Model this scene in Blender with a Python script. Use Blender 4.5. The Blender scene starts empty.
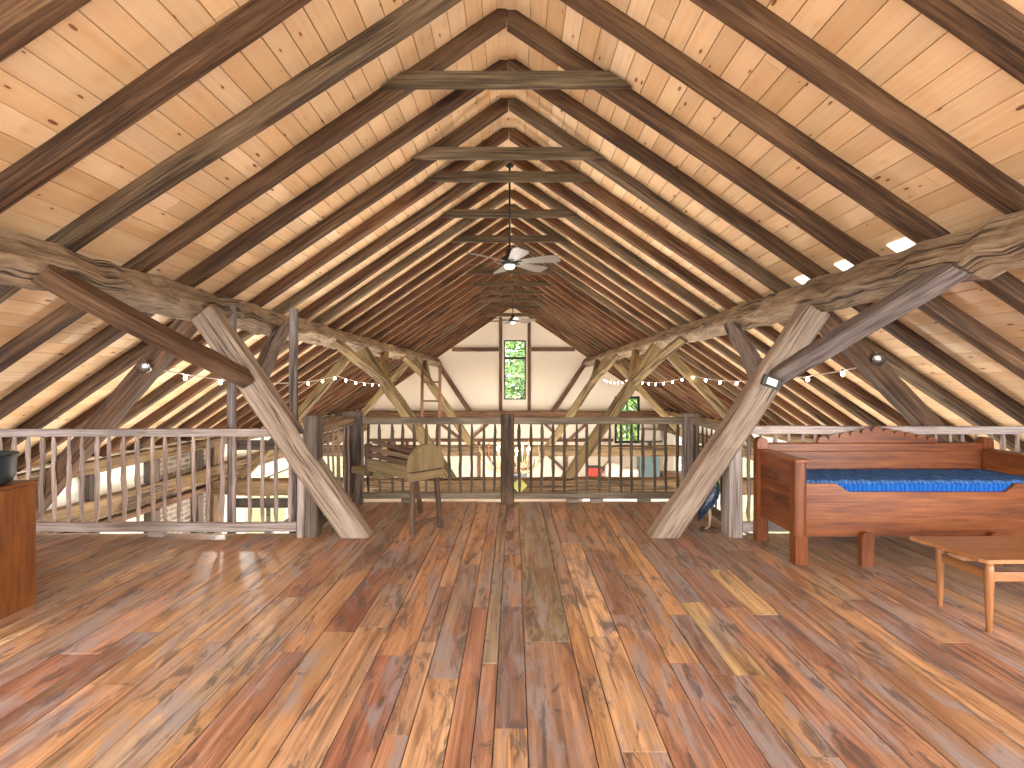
import bpy, bmesh, math, random
from mathutils import Vector, Matrix, noise as mnoise
R = random.Random(7)
PI = math.pi
SC = bpy.context.scene
COL = SC.collection

# ------------------------------------------------------------------ helpers
def lin(c):
    o = []
    for v in c:
        v /= 255.0
        o.append(v / 12.92 if v <= 0.04045 else ((v + 0.055) / 1.055) ** 2.4)
    return (o[0], o[1], o[2], 1.0)

F, HC, VX, VY = 500.0, 1.35, 514.0, 382.0
def at(x, y, Y):                      # a point of the place at depth Y
    return Vector(((x - VX) * Y / F, Y, HC - (y - VY) * Y / F))

class MB:
    """collects shapes; build() links them as one mesh with grain coordinates"""
    def __init__(s):
        s.v, s.g, s.c, s.f, s.sm = [], [], [], [], []
    def raw(s, verts, gcs, faces, smooth=False, col=(1, 1, 1, 1)):
        b = len(s.v)
        off = Vector((R.uniform(0, 40), R.uniform(0, 40), R.uniform(0, 40)))
        for a, g in zip(verts, gcs):
            s.v.append(Vector(a)); s.g.append(Vector(g) + off); s.c.append(col)
        for f in faces:
            s.f.append([b + i for i in f]); s.sm.append(smooth)
    def box(s, lo, hi, bev=0.0, axis=0, M=None, col=(1, 1, 1, 1)):
        """axis-aligned box, bevelled edges; grain along axis; M places it"""
        bm = bmesh.new()
        r = bmesh.ops.create_cube(bm, size=1.0)
        lo, hi = Vector(lo), Vector(hi)
        for v in bm.verts:
            v.co = Vector([(lo[i] + hi[i]) / 2 + v.co[i] * (hi[i] - lo[i]) for i in range(3)])
        if bev > 0:
            bmesh.ops.bevel(bm, geom=bm.edges[:], offset=bev, segments=2, affect='EDGES', profile=0.5)
        bm.verts.index_update()
        vs = [v.co.copy() for v in bm.verts]
        gs = [Vector((p[axis], p[(axis + 1) % 3], p[(axis + 2) % 3])) for p in vs]
        fs = [[v.index for v in f.verts] for f in bm.faces]
        if M: vs = [M @ p for p in vs]
        s.raw(vs, gs, fs, False, col)
        bm.free()
    def beam(s, p0, p1, w, h, up=(0, 0, 1), seg=0.3, jit=0.0, cham=0.012, cut0=None, cut1=None, wav=0.0, col=(1, 1, 1, 1), taper=1.0):
        p0, p1 = Vector(p0), Vector(p1)
        d = (p1 - p0); L = d.length; d.normalize()
        up = Vector(up); side = d.cross(up).normalized(); upv = side.cross(d).normalized()
        n = max(1, int(L / seg))
        c = cham
        sec = [(-w/2 + c, -h/2), (w/2 - c, -h/2), (w/2, -h/2 + c), (w/2, h/2 - c), (w/2 - c, h/2), (-w/2 + c, h/2), (-w/2, h/2 - c), (-w/2, -h/2 + c)]
        vs, gs, fs = [], [], []
        ph1, ph2 = R.uniform(0, 6), R.uniform(0, 6)
        for i in range(n + 1):
            t = i / n
            wx = wav * math.sin(t * 5.0 + ph1); wy = wav * math.sin(t * 6.5 + ph2)
            jx, jy = R.uniform(-jit, jit), R.uniform(-jit, jit)
            k = 1 + (taper - 1) * t
            for (a, b) in sec:
                a2 = a * k + jx + wx + R.uniform(-jit, jit) * 0.6
                b2 = b * k + jy + wy + R.uniform(-jit, jit) * 0.6
                p = p0 + d * (t * L) + side * a2 + upv * b2
                if i == 0 and cut0:
                    q, nn = Vector(cut0[0]), Vector(cut0[1]); p = p + d * ((q - p).dot(nn) / d.dot(nn))
                if i == n and cut1:
                    q, nn = Vector(cut1[0]), Vector(cut1[1]); p = p + d * ((q - p).dot(nn) / d.dot(nn))
                vs.append(p); gs.append((t * L, a, b))
        for i in range(n):
            for j in range(8):
                a = i * 8 + j; b = i * 8 + (j + 1) % 8
                fs.append((a, b, b + 8, a + 8))
        fs.append(tuple(reversed(range(8)))); fs.append(tuple(range(n * 8, n * 8 + 8)))
        s.raw(vs, gs, fs, False, col)
    def tube(s, pts, rad, n=8, smooth=True, jit=0.0, flat=1.0, col=(1, 1, 1, 1)):
        pts = [Vector(p) for p in pts]
        vs, gs, fs = [], [], []
        t = (pts[1] - pts[0]).normalized()
        ref = Vector((0, 0, 1)) if abs(t.z) < 0.9 else Vector((0, 1, 0))
        u = t.cross(ref).normalized(); L = 0.0
        for i, p in enumerate(pts):
            if i > 0: L += (p - pts[i - 1]).length
            a = pts[max(i - 1, 0)]; b = pts[min(i + 1, len(pts) - 1)]
            t = (b - a).normalized()
            u = (u - t * u.dot(t)).normalized(); w = t.cross(u)
            r = rad[i] if hasattr(rad, '__len__') else rad
            for j in range(n):
                an = 2 * PI * j / n
                rr = r * (1 + R.uniform(-jit, jit))
                vs.append(p + u * math.cos(an) * rr + w * math.sin(an) * rr * flat)
                gs.append((L, math.cos(an) * r, math.sin(an) * r))
        m = len(pts)
        for i in range(m - 1):
            for j in range(n):
                a = i * n + j; b = i * n + (j + 1) % n
                fs.append((a, b, b + n, a + n))
        fs.append(tuple(reversed(range(n)))); fs.append(tuple(range((m - 1) * n, m * n)))
        s.raw(vs, gs, fs, smooth, col)
    def lathe(s, prof, c=(0, 0, 0), n=20, smooth=True, col=(1, 1, 1, 1)):
        """profile of (radius, z) about a vertical axis at c"""
        vs, gs, fs = [], [], []
        for (r, z) in prof:
            r = max(r, 0.0008)
            for j in range(n):
                an = 2 * PI * j / n
                vs.append((c[0] + r * math.cos(an), c[1] + r * math.sin(an), c[2] + z)); gs.append((z, r * math.cos(an), r * math.sin(an)))
        m = len(prof)
        for i in range(m - 1):
            for j in range(n):
                a = i * n + j; b = i * n + (j + 1) % n
                fs.append((a, b, b + n, a + n))
        fs.append(tuple(reversed(range(n)))); fs.append(tuple(range((m - 1) * n, m * n)))
        s.raw(vs, gs, fs, smooth, col)
    def prism(s, poly, axis, a0, a1, grain=0, M=None, col=(1, 1, 1, 1)):
        """polygon extruded along axis (0 x,1 y,2 z); poly gives the two other coordinates in order"""
        n = len(poly); vs = []
        for a in (a0, a1):
            for (p, q) in poly:
                c = [p, q]; c.insert(axis, a); vs.append(Vector(c))
        gs = [Vector((p[grain], p[(grain + 1) % 3], p[(grain + 2) % 3])) for p in vs]
        fs = [tuple(range(n)), tuple(reversed(range(n, 2 * n)))] + [(i, i + n, (i + 1) % n + n, (i + 1) % n) for i in range(n)]
        if M: vs = [M @ p for p in vs]
        s.raw(vs, gs, fs, False, col)
    def build(s, name, mat, parent=None, loc=None):
        me = bpy.data.meshes.new(name)
        o0 = Vector(loc) if loc is not None else Vector((0, 0, 0))
        me.from_pydata([tuple(v - o0) for v in s.v], [], s.f)
        me.update()
        a = me.attributes.new('gc', 'FLOAT_VECTOR', 'POINT')
        a.data.foreach_set('vector', [x for g in s.g for x in g])
        a = me.attributes.new('bcol', 'FLOAT_COLOR', 'POINT')
        a.data.foreach_set('color', [x for g in s.c for x in g])
        me.polygons.foreach_set('use_smooth', s.sm)
        bm = bmesh.new(); bm.from_mesh(me); bmesh.ops.recalc_face_normals(bm, faces=bm.faces[:]); bm.to_mesh(me); bm.free()
        for m in (mat if isinstance(mat, (list, tuple)) else [mat]): me.materials.append(m)
        o = bpy.data.objects.new(name, me); COL.objects.link(o)
        o.location = o0
        if parent: o.parent = parent
        return o

def tag(o, label, cat, group=None, kind=None):
    if label: o['label'] = label
    if cat: o['category'] = cat
    if group: o['group'] = group
    if kind: o['kind'] = kind
    return o
def empty(name, loc=(0, 0, 0), rz=0.0):
    o = bpy.data.objects.new(name, None); COL.objects.link(o)
    o.location = loc; o.rotation_euler = (0, 0, rz); o.empty_display_size = 0.1
    return o
def struct(o):
    o['kind'] = 'structure'; return o
ORD = ['first', 'second', 'third', 'fourth', 'fifth', 'sixth', 'seventh', 'eighth', 'ninth', 'tenth', 'eleventh', 'twelfth', 'thirteenth',
       'fourteenth', 'fifteenth', 'sixteenth', 'seventeenth', 'eighteenth', 'nineteenth', 'twentieth', 'twenty-first', 'twenty-second',
       'twenty-third', 'twenty-fourth', 'twenty-fifth', 'twenty-sixth', 'twenty-seventh', 'twenty-eighth', 'twenty-ninth', 'thirtieth']

# ------------------------------------------------------------------ materials
class NT:
    def __init__(s, name):
        s.m = bpy.data.materials.new(name); s.m.use_nodes = True
        s.t = s.m.node_tree; s.t.nodes.clear()
        s.out = s.n('ShaderNodeOutputMaterial')
    def n(s, ty, **kw):
        nd = s.t.nodes.new(ty)
        for k, v in kw.items(): setattr(nd, k, v)
        return nd
    def l(s, a, b): s.t.links.new(a, b)
    def val(s, sock, v):
        if hasattr(v, 'is_linked') or isinstance(v, bpy.types.NodeSocket): s.l(v, sock)
        else: sock.default_value = v
    def math(s, op, a, b=None, c=None, clamp=False):
        nd = s.n('ShaderNodeMath', operation=op); nd.use_clamp = clamp
        s.val(nd.inputs[0], a)
        if b is not None: s.val(nd.inputs[1], b)
        if c is not None: s.val(nd.inputs[2], c)
        return nd.outputs[0]
    def mix(s, fac, a, b, mode='MIX'):
        nd = s.n('ShaderNodeMix', data_type='RGBA', blend_type=mode)
        s.val(nd.inputs['Factor'], fac); s.val(nd.inputs[6], a); s.val(nd.inputs[7], b)
        return nd.outputs[2]
    def noise(s, vec, scale, detail=4, rough=0.55, dist=0.0):
        nd = s.n('ShaderNodeTexNoise'); s.l(vec, nd.inputs['Vector'])
        nd.inputs['Scale'].default_value = scale; nd.inputs['Detail'].default_value = detail
        nd.inputs['Roughness'].default_value = rough; nd.inputs['Distortion'].default_value = dist
        return nd.outputs['Fac']
    def scale(s, vec, sc):
        nd = s.n('ShaderNodeVectorMath', operation='MULTIPLY'); s.l(vec, nd.inputs[0]); nd.inputs[1].default_value = sc
        return nd.outputs[0]
    def ramp(s, fac, stops):
        nd = s.n('ShaderNodeValToRGB'); s.l(fac, nd.inputs[0]); e = nd.color_ramp.elements
        while len(e) < len(stops): e.new(0.5)
        for i, (p, c) in enumerate(stops): e[i].position = p; e[i].color = c
        return nd.outputs[0]
    def step(s, x, lo, hi):
        nd = s.n('ShaderNodeMapRange'); nd.interpolation_type = 'SMOOTHSTEP'; s.l(x, nd.inputs[0])
        nd.inputs[1].default_value = lo; nd.inputs[2].default_value = hi
        return nd.outputs[0]
    def gc(s):
        at_ = s.n('ShaderNodeAttribute', attribute_name='gc')
        oi = s.n('ShaderNodeObjectInfo')
        mm = s.math('MULTIPLY', oi.outputs['Random'], 37.0)
        ad = s.n('ShaderNodeVectorMath', operation='ADD'); s.l(at_.outputs['Vector'], ad.inputs[0]); s.l(mm, ad.inputs[1])
        return ad.outputs[0], oi.outputs['Random']
    def bsdf(s, col, rough, bump=None, bstr=0.3, bdist=0.01, spec=0.3, metal=0.0, **kw):
        b = s.n('ShaderNodeBsdfPrincipled')
        s.val(b.inputs['Base Color'], col); s.val(b.inputs['Roughness'], rough)
        b.inputs['Specular IOR Level'].default_value = spec; b.inputs['Metallic'].default_value = metal
        if bump is not None:
            bn = s.n('ShaderNodeBump'); bn.inputs['Strength'].default_value = bstr; bn.inputs['Distance'].default_value = bdist
            s.l(bump, bn.inputs['Height']); s.l(bn.outputs[0], b.inputs['Normal'])
        for k, v in kw.items(): s.val(b.inputs[k], v)
        s.l(b.outputs[0], s.out.inputs[0])
        return b

def wood(name, stops, grain=(1.6, 30, 30), big=(0.8, 4, 4), cw=0.07, crack=0.5, knots=0.5, rough=0.75, bump=0.4, bdist=0.006, var=0.3, attr=False, spec=0.25, alt=None, hewn=0.0):
    N = NT(name); v, rnd = N.gc()
    g = N.noise(N.scale(v, grain), 1.0, 7, 0.62, 0.4)
    b = N.noise(N.scale(v, big), 1.0, 4, 0.55, 0.3)
    fine = N.noise(N.scale(v, (grain[0] * 2.2, grain[1] * 3.2, grain[2] * 3.2)), 1.0, 4, 0.65)
    mixf = N.math('ADD', N.math('ADD', N.math('MULTIPLY', g, 0.5), N.math('MULTIPLY', b, 0.38)), N.math('MULTIPLY', N.math('SUBTRACT', fine, 0.38), 0.5))
    n = len(stops)
    col = N.ramp(mixf, [(0.30 + 0.42 * i / max(n - 1, 1), lin(c)) for i, c in enumerate(stops)])
    if alt:
        col2 = N.ramp(mixf, [(0.30 + 0.42 * i / max(len(alt) - 1, 1), lin(c)) for i, c in enumerate(alt)])
        col = N.mix(N.step(N.math('ADD', rnd, N.math('MULTIPLY', N.math('SUBTRACT', b, 0.5), 0.9)), 0.58, 0.9), col, col2)
    if attr:
        a = N.n('ShaderNodeAttribute', attribute_name='bcol')
        col = N.mix(1.0, col, a.outputs['Color'], 'MULTIPLY')
    if var:
        hv = N.n('ShaderNodeHueSaturation'); N.l(col, hv.inputs['Color'])
        N.l(N.math('MULTIPLY_ADD', rnd, var, 1.0 - var * 0.5), hv.inputs['Value'])
        col = hv.outputs[0]
    hgt = g
    if crack:
        ck = N.noise(N.scale(v, (0.55, 22, 22)), 1.0, 3, 0.5)
        cm = N.math('SUBTRACT', 1.0, N.step(N.math('ABSOLUTE', N.math('SUBTRACT', ck, 0.5)), cw * 0.35, cw))
        gate = N.step(N.noise(N.scale(v, (0.9, 3, 3)), 1.0, 2), 0.46, 0.54)
        cm = N.math('MULTIPLY', cm, gate)
        col = N.mix(N.math('MULTIPLY', cm, crack), col, lin((38, 28, 24)))
        hgt = N.math('SUBTRACT', hgt, N.math('MULTIPLY', cm, 0.8))
    if knots:
        vo = N.n('ShaderNodeTexVoronoi'); N.l(N.scale(v, (2.2, 7, 7)), vo.inputs['Vector']); vo.inputs['Scale'].default_value = 1.0
        km = N.math('SUBTRACT', 1.0, N.step(vo.outputs['Distance'], 0.06, 0.13))
        col = N.mix(N.math('MULTIPLY', km, knots), col, lin((70, 38, 24)))
    if hewn:
        hw = N.noise(N.scale(v, (6, 9, 9)), 1.0, 2, 0.5, 0.8)
        hgt = N.math('ADD', N.math('MULTIPLY', hgt, 0.5), N.math('MULTIPLY', hw, hewn))
    N.bsdf(col, rough, hgt, bump, bdist, spec)
    return N.m

def plain(name, c, rough=0.6, spec=0.3, metal=0.0, mott=0.12, sc=6.0, bump=0.1, **kw):
    N = NT(name); tc = N.n('ShaderNodeTexCoord')
    ns = N.noise(tc.outputs['Object'], sc, 5, 0.6)
    col = N.mix(N.math('MULTIPLY', ns, mott * 2), lin(c), lin([x * 0.6 for x in c]))
    N.bsdf(col, rough, ns, bump, 0.01, spec, metal, **kw)
    return N.m

def glow(name, c, strength):
    N = NT(name); N.bsdf(lin(c), 0.4, spec=0.3, **{'Emission Color': lin(c), 'Emission Strength': strength})
    return N.m

M = {}
M['rafter'] = wood('rafter_wood', [(48, 31, 21), (86, 58, 40), (116, 83, 59), (142, 108, 80)], alt=[(50, 40, 31), (80, 66, 52), (106, 90, 72), (130, 113, 93)], var=0.35, crack=0.7, knots=0.6, bump=0.5)
M['rafter_brown'] = wood('brown_rafter_wood', [(40, 27, 19), (74, 53, 38), (102, 77, 56), (128, 102, 78)], var=0.3, crack=0.6, knots=0.6, bump=0.5)
M['rafter_grey'] = wood('grey_rafter_wood', [(52, 41, 31), (86, 70, 54), (112, 94, 74), (136, 117, 95)], var=0.2, crack=0.7, knots=0.5, bump=0.5)
M['collar'] = wood('collar_wood', [(44, 34, 26), (80, 66, 50), (106, 90, 70), (128, 110, 88)], var=0.3, crack=0.5)
M['hewn'] = wood('hewn_timber', [(78, 65, 52), (120, 102, 83), (148, 129, 107), (174, 155, 131)], grain=(3.0, 16, 16), cw=0.035, var=0.12, crack=0.9, knots=0.4, bump=0.9, bdist=0.018, hewn=1.2)
M['post'] = wood('weathered_post', [(82, 68, 58), (126, 110, 96), (154, 138, 122), (178, 162, 146)], cw=0.03, var=0.15, crack=0.75, knots=0.3, bump=0.6, bdist=0.01)
M['oldpost'] = wood('brown_post', [(74, 58, 38), (116, 98, 68), (144, 126, 90), (168, 150, 112)], var=0.2, crack=0.8, knots=0.4, bump=0.6)
M['oldnewel'] = wood('old_newel_wood', [(26, 20, 15), (56, 44, 33), (82, 66, 50), (108, 90, 70)], grain=(2, 14, 14), var=0.1, crack=0.7, knots=0.5)
M['grey'] = wood('grey_timber', [(66, 58, 56), (102, 93, 90), (130, 120, 116), (154, 144, 138)], var=0.2, crack=0.7, knots=0.2)
M['dark'] = wood('dark_timber', [(44, 38, 36), (72, 62, 56), (98, 86, 78), (120, 108, 98)], var=0.2, crack=0.6, knots=0.2)
M['railgrey'] = wood('rail_grey', [(108, 96, 92), (146, 134, 128), (170, 158, 152), (190, 180, 174)], var=0.12, crack=0.35, knots=0.3)
M['railbrown'] = wood('rail_brown', [(76, 66, 54), (104, 93, 78), (126, 114, 97), (146, 132, 114)], var=0.15, crack=0.4, knots=0.3)
M['bal'] = wood('baluster_wood', [(92, 76, 70), (132, 114, 106), (160, 144, 134), (184, 168, 158)], var=0.5, crack=0.3, knots=0.2, grain=(2, 40, 40))
M['balbrown'] = wood('baluster_brown', [(42, 36, 28), (66, 58, 46), (86, 76, 60), (106, 95, 78)], var=0.6, crack=0.3, knots=0.2, grain=(2, 40, 40))
M['tie'] = wood('tie_timber', [(64, 48, 34), (104, 84, 60), (134, 112, 84), (160, 138, 106)], var=0.25, crack=0.8, knots=0.3, bump=0.6, hewn=0.5)
M['redtie'] = wood('red_timber', [(66, 44, 34), (98, 70, 52), (124, 94, 72), (146, 116, 92)], var=0.2, crack=0.6, knots=0.3)
M['bed'] = wood('stained_pine', [(56, 26, 12), (98, 50, 22), (122, 69, 32), (144, 88, 46)], grain=(1.4, 13, 13), big=(1, 5, 5), var=0.12, crack=0.12, knots=0.75, rough=0.42, bump=0.12, spec=0.4)
M['teak'] = wood('table_wood', [(96, 60, 32), (128, 84, 48), (148, 102, 62), (168, 122, 80)], grain=(1.5, 20, 20), var=0.1, crack=0.0, knots=0.05, rough=0.38, bump=0.08, spec=0.45)
M['cab'] = wood('cabinet_veneer', [(70, 39, 18), (106, 63, 32), (128, 80, 42), (148, 99, 56)], grain=(1.6, 11, 11), big=(0.9, 4, 4), var=0.0, crack=0.1, knots=0.0, rough=0.4, bump=0.08, spec=0.4)
M['cutter'] = wood('old_bench_wood', [(80, 66, 44), (106, 90, 62), (124, 108, 76), (142, 124, 92)], var=0.3, crack=0.3, knots=0.2)
M['cutleg'] = wood('dark_leg_wood', [(44, 32, 26), (76, 58, 46), (102, 82, 66), (128, 108, 90)], var=0.3, crack=0.4, knots=0.2)
M['plaster'] = plain('cream_plaster', (230, 220, 204), 0.9, 0.1, mott=0.05, sc=1.6)
M['white'] = plain('white_plaster', (244, 242, 230), 0.9, 0.1, mott=0.05, sc=1.6)
M['black'] = plain('black_metal', (26, 25, 25), 0.45, 0.4, mott=0.1)
M['steel'] = plain('brushed_steel', (170, 172, 172), 0.3, 0.5, 1.0, mott=0.1)
M['blade'] = wood('fan_blade_wood', [(70, 63, 56), (94, 87, 78), (112, 105, 95), (128, 120, 110)], var=0.1, crack=0.0, knots=0.0, rough=0.5)
M['lens'] = glow('lamp_lens', (240, 240, 226), 0.35)
M['bulb'] = glow('warm_bulb', (255, 236, 200), 25.0)
M['led'] = glow('white_led', (255, 250, 240), 0.5)
M['wire'] = plain('pale_cable', (190, 182, 172), 0.5)
M['bone'] = plain('antler_bone', (214, 190, 148), 0.6, mott=0.5, sc=9)
M['red'] = plain('red_paint', (206, 52, 40), 0.5)
M['bluegrey'] = plain('blue_grey_paint', (104, 124, 130), 0.6)
M['offwhite'] = plain('offwhite_cloth', (232, 226, 220), 0.9)
M['brown'] = plain('brown_leather', (106, 72, 54), 0.6)
M['pink'] = plain('pink_brick_pier', (226, 160, 132), 0.9, mott=0.3, sc=9)
M['ltgreen'] = plain('pale_green_paint', (196, 206, 120), 0.6)
M['pot'] = plain('dark_teal_enamel', (38, 54, 60), 0.42, 0.4, mott=0.25, sc=14)
M['ground'] = plain('meadow', (150, 150, 104), 0.95, 0.1, mott=0.4, sc=0.8)
M['ground_floor'] = plain('pale_stone_floor', (206, 186, 166), 0.5, 0.3, mott=0.2, sc=1.2)

def floor_mat():
    N = NT('reclaimed_floorboards'); v, _ = N.gc()
    a = N.n('ShaderNodeAttribute', attribute_name='bcol'); base = a.outputs['Color']
    g = N.noise(N.scale(v, (0.8, 26, 26)), 1.0, 5, 0.65, 0.4)
    g2 = N.noise(N.scale(v, (1.4, 62, 62)), 1.0, 4, 0.7)
    b = N.noise(N.scale(v, (1.5, 5, 5)), 1.0, 6, 0.66, 1.0)
    k = N.math('ADD', N.math('MULTIPLY', g, 0.55), N.math('MULTIPLY', g2, 0.6))
    lum = N.n('ShaderNodeMapRange'); N.l(k, lum.inputs[0]); lum.inputs[1].default_value = 0.40; lum.inputs[2].default_value = 0.75
    lum.inputs[3].default_value = 0.36; lum.inputs[4].default_value = 1.30
    cc = N.n('ShaderNodeCombineColor')
    for i in range(3): N.l(lum.outputs[0], cc.inputs[i])
    ow = N.noise(N.scale(v, (0.9, 4, 4)), 1.0, 4, 0.6, 0.6)          # warm worn areas
    col = N.mix(N.math('MULTIPLY', N.step(ow, 0.42, 0.62), 0.55), base, lin((184, 142, 106)))
    col = N.mix(1.0, col, cc.outputs[0], 'MULTIPLY')
    col = N.mix(N.math('MULTIPLY', N.step(b, 0.48, 0.62), 0.75), col, lin((138, 132, 136)))      # grey weathered patches of the old boards
    b2 = N.noise(N.scale(v, (1.3, 9, 9)), 1.0, 5, 0.66, 0.8)
    col = N.mix(N.math('MULTIPLY', N.step(b2, 0.50, 0.62), 0.55), col, lin((108, 66, 46)))
    b3 = N.noise(N.scale(v, (2.2, 10, 10)), 1.0, 6, 0.7, 1.2)
    col = N.mix(N.math('MULTIPLY', N.step(b3, 0.53, 0.61), 0.7), col, lin((72, 66, 68)))
    vo = N.n('ShaderNodeTexVoronoi'); N.l(N.scale(v, (1.4, 6, 6)), vo.inputs['Vector']); vo.inputs['Scale'].default_value = 1.0
    col = N.mix(N.math('MULTIPLY', N.math('SUBTRACT', 1.0, N.step(vo.outputs['Distance'], 0.03, 0.10)), 0.7), col, lin((58, 34, 26)))
    rg = N.n('ShaderNodeMapRange'); N.l(b, rg.inputs[0]); rg.inputs[3].default_value = 0.30; rg.inputs[4].default_value = 0.52
    N.bsdf(col, rg.outputs[0], k, 0.25, 0.004, 0.42)
    return N.m
M['floor'] = floor_mat()

def ceil_mat():
    N = NT('knotty_pine_boards'); v, _ = N.gc()
    a = N.n('ShaderNodeAttribute', attribute_name='bcol'); base = a.outputs['Color']
    g = N.noise(N.scale(v, (0.9, 26, 26)), 1.0, 6, 0.6, 0.9)
    lum = N.n('ShaderNodeMapRange'); N.l(g, lum.inputs[0]); lum.inputs[1].default_value = 0.3; lum.inputs[2].default_value = 0.7
    lum.inputs[3].default_value = 0.0; lum.inputs[4].default_value = 0.5
    col = N.mix(lum.outputs[0], base, N.mix(1.0, base, lin((238, 206, 172)), 'MULTIPLY'))
    vo = N.n('ShaderNodeTexVoronoi'); N.l(N.scale(v, (5.6, 15, 15)), vo.inputs['Vector']); vo.inputs['Scale'].default_value = 1.0
    wn = N.n('ShaderNodeSeparateColor'); N.l(vo.outputs['Color'], wn.inputs[0])
    thr = N.math('MULTIPLY_ADD', wn.outputs[0], 0.13, 0.03)
    km = N.math('MULTIPLY', N.math('LESS_THAN', vo.outputs['Distance'], thr), N.math('GREATER_THAN', wn.outputs[1], 0.2))
    halo = N.math('MULTIPLY', N.math('SUBTRACT', 1.0, N.step(vo.outputs['Distance'], 0.05, 0.34)), 0.35)
    col = N.mix(halo, col, lin((206, 156, 108)))
    col = N.mix(N.math('MULTIPLY', km, 0.85), col, lin((104, 52, 28)))
    N.bsdf(col, 0.5, g, 0.08, 0.004, 0.3)
    return N.m
M['ceil'] = ceil_mat()

def brick_mat():
    N = NT('old_brick_infill'); tc = N.n('ShaderNodeTexCoord')
    sp = N.n('ShaderNodeSeparateXYZ'); N.l(tc.outputs['Object'], sp.inputs[0])
    cb = N.n('ShaderNodeCombineXYZ'); N.l(sp.outputs[1], cb.inputs[0]); N.l(sp.outputs[2], cb.inputs[1])
    br = N.n('ShaderNodeTexBrick'); N.l(cb.outputs[0], br.inputs['Vector'])
    br.inputs['Color1'].default_value = lin((140, 128, 116)); br.inputs['Color2'].default_value = lin((98, 86, 76)); br.inputs['Mortar'].default_value = lin((168, 160, 146))
    br.inputs['Scale'].default_value = 1.0; br.inputs['Brick Width'].default_value = 0.24; br.inputs['Row Height'].default_value = 0.08; br.inputs['Mortar Size'].default_value = 0.012
    ns = N.noise(tc.outputs['Object'], 14, 5, 0.7)
    col = N.mix(N.step(ns, 0.45, 0.65), br.outputs['Color'], lin((150, 142, 132)))
    N.bsdf(col, 0.95, ns, 0.6, 0.02, 0.1)
    return N.m
M['brick'] = brick_mat()

def mattress_mat(name, c1, c2, mode):
    N = NT(name); at_ = N.n('ShaderNodeAttribute', attribute_name='gc')
    w = N.n('ShaderNodeTexWave'); w.wave_type = 'BANDS'; w.bands_direction = 'X' if mode == 0 else 'Y'
    N.l(at_.outputs['Vector'], w.inputs['Vector'])
    w.inputs['Scale'].default_value = 9.0; w.inputs['Distortion'].default_value = 4.0; w.inputs['Detail'].default_value = 2.0; w.inputs['Detail Scale'].default_value = 1.6
    ns = N.noise(at_.outputs['Vector'], 60, 3, 0.6)
    col = N.mix(N.math('MULTIPLY_ADD', ns, 0.4, N.math('MULTIPLY', w.outputs['Fac'], 0.6)), lin(c1), lin(c2))
    N.bsdf(col, 0.9, w.outputs['Fac'], 0.7, 0.012, 0.1)
    return N.m
M['mat_top'] = mattress_mat('blue_woven_cover', (40, 82, 142), (84, 128, 188), 0)
M['mat_side'] = mattress_mat('bright_blue_edging', (14, 62, 132), (36, 96, 172), 0)

def glass_mat():
    N = NT('window_glass')
    t = N.n('ShaderNodeBsdfTransparent'); g = N.n('ShaderNodeBsdfGlossy'); g.inputs['Roughness'].default_value = 0.03
    lw = N.n('ShaderNodeLayerWeight'); lw.inputs['Blend'].default_value = 0.25
    mx = N.n('ShaderNodeMixShader'); N.l(N.math('MULTIPLY', lw.outputs['Fresnel'], 0.5), mx.inputs[0]); N.l(t.outputs[0], mx.inputs[1]); N.l(g.outputs[0], mx.inputs[2])
    N.l(mx.outputs[0], N.out.inputs[0])
    return N.m
M['glass'] = glass_mat()

def leaf_mat():
    N = NT('leaves'); tc = N.n('ShaderNodeTexCoord')
    ns = N.noise(tc.outputs['Object'], 3.5, 4, 0.7)
    col = N.ramp(ns, [(0.3, lin((44, 70, 26))), (0.5, lin((92, 126, 52))), (0.68, lin((156, 180, 104)))])
    b = N.bsdf(col, 0.6, spec=0.2)
    b.inputs['Transmission Weight'].default_value = 0.0
    return N.m
M['leaf'] = leaf_mat()

def bird_mat():
    N = NT('bird_plumage'); tc = N.n('ShaderNodeTexCoord')
    w = N.n('ShaderNodeTexVoronoi'); N.l(tc.outputs['Object'], w.inputs['Vector']); w.inputs['Scale'].default_value = 45
    col = N.ramp(w.outputs['Distance'], [(0.1, lin((58, 88, 128))), (0.5, lin((22, 36, 58))), (0.9, lin((10, 12, 18)))])
    N.bsdf(col, 0.35, w.outputs['Distance'], 0.3, 0.005, 0.5)
    return N.m
M['bird'] = bird_mat()
M['birdgreen'] = plain('green_neck', (24, 60, 40), 0.35, 0.5)
M['birdleg'] = plain('pale_bird_leg', (168, 146, 126), 0.6)

# ------------------------------------------------------------------ dimensions
XR = -0.055                       # ridge
ZR = 4.05                         # underside of the rafters at the ridge
SL = 0.68
RD = 0.135                        # vertical depth of a rafter
def zu(x): return ZR - SL * abs(x - XR)
def zt(x): return zu(x) + RD
TH = math.atan(SL)
cs, sn = math.cos(TH), math.sin(TH)
YE, YC = 4.42, 5.64               # floor edge at the sides, and of the middle bay
XL, XRR = -1.90, 2.06             # middle bay
GY = 18.5                         # far gable
BY = -3.2
PC = {-1: Vector((-2.809, 0, 2.045)), 1: Vector((2.649, 0, 2.08))}      # purlin centres
NN = {-1: Vector((-sn, 0, cs)), 1: Vector((sn, 0, cs))}                # roof normals
PS = 0.235
WX = 5.5

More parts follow.
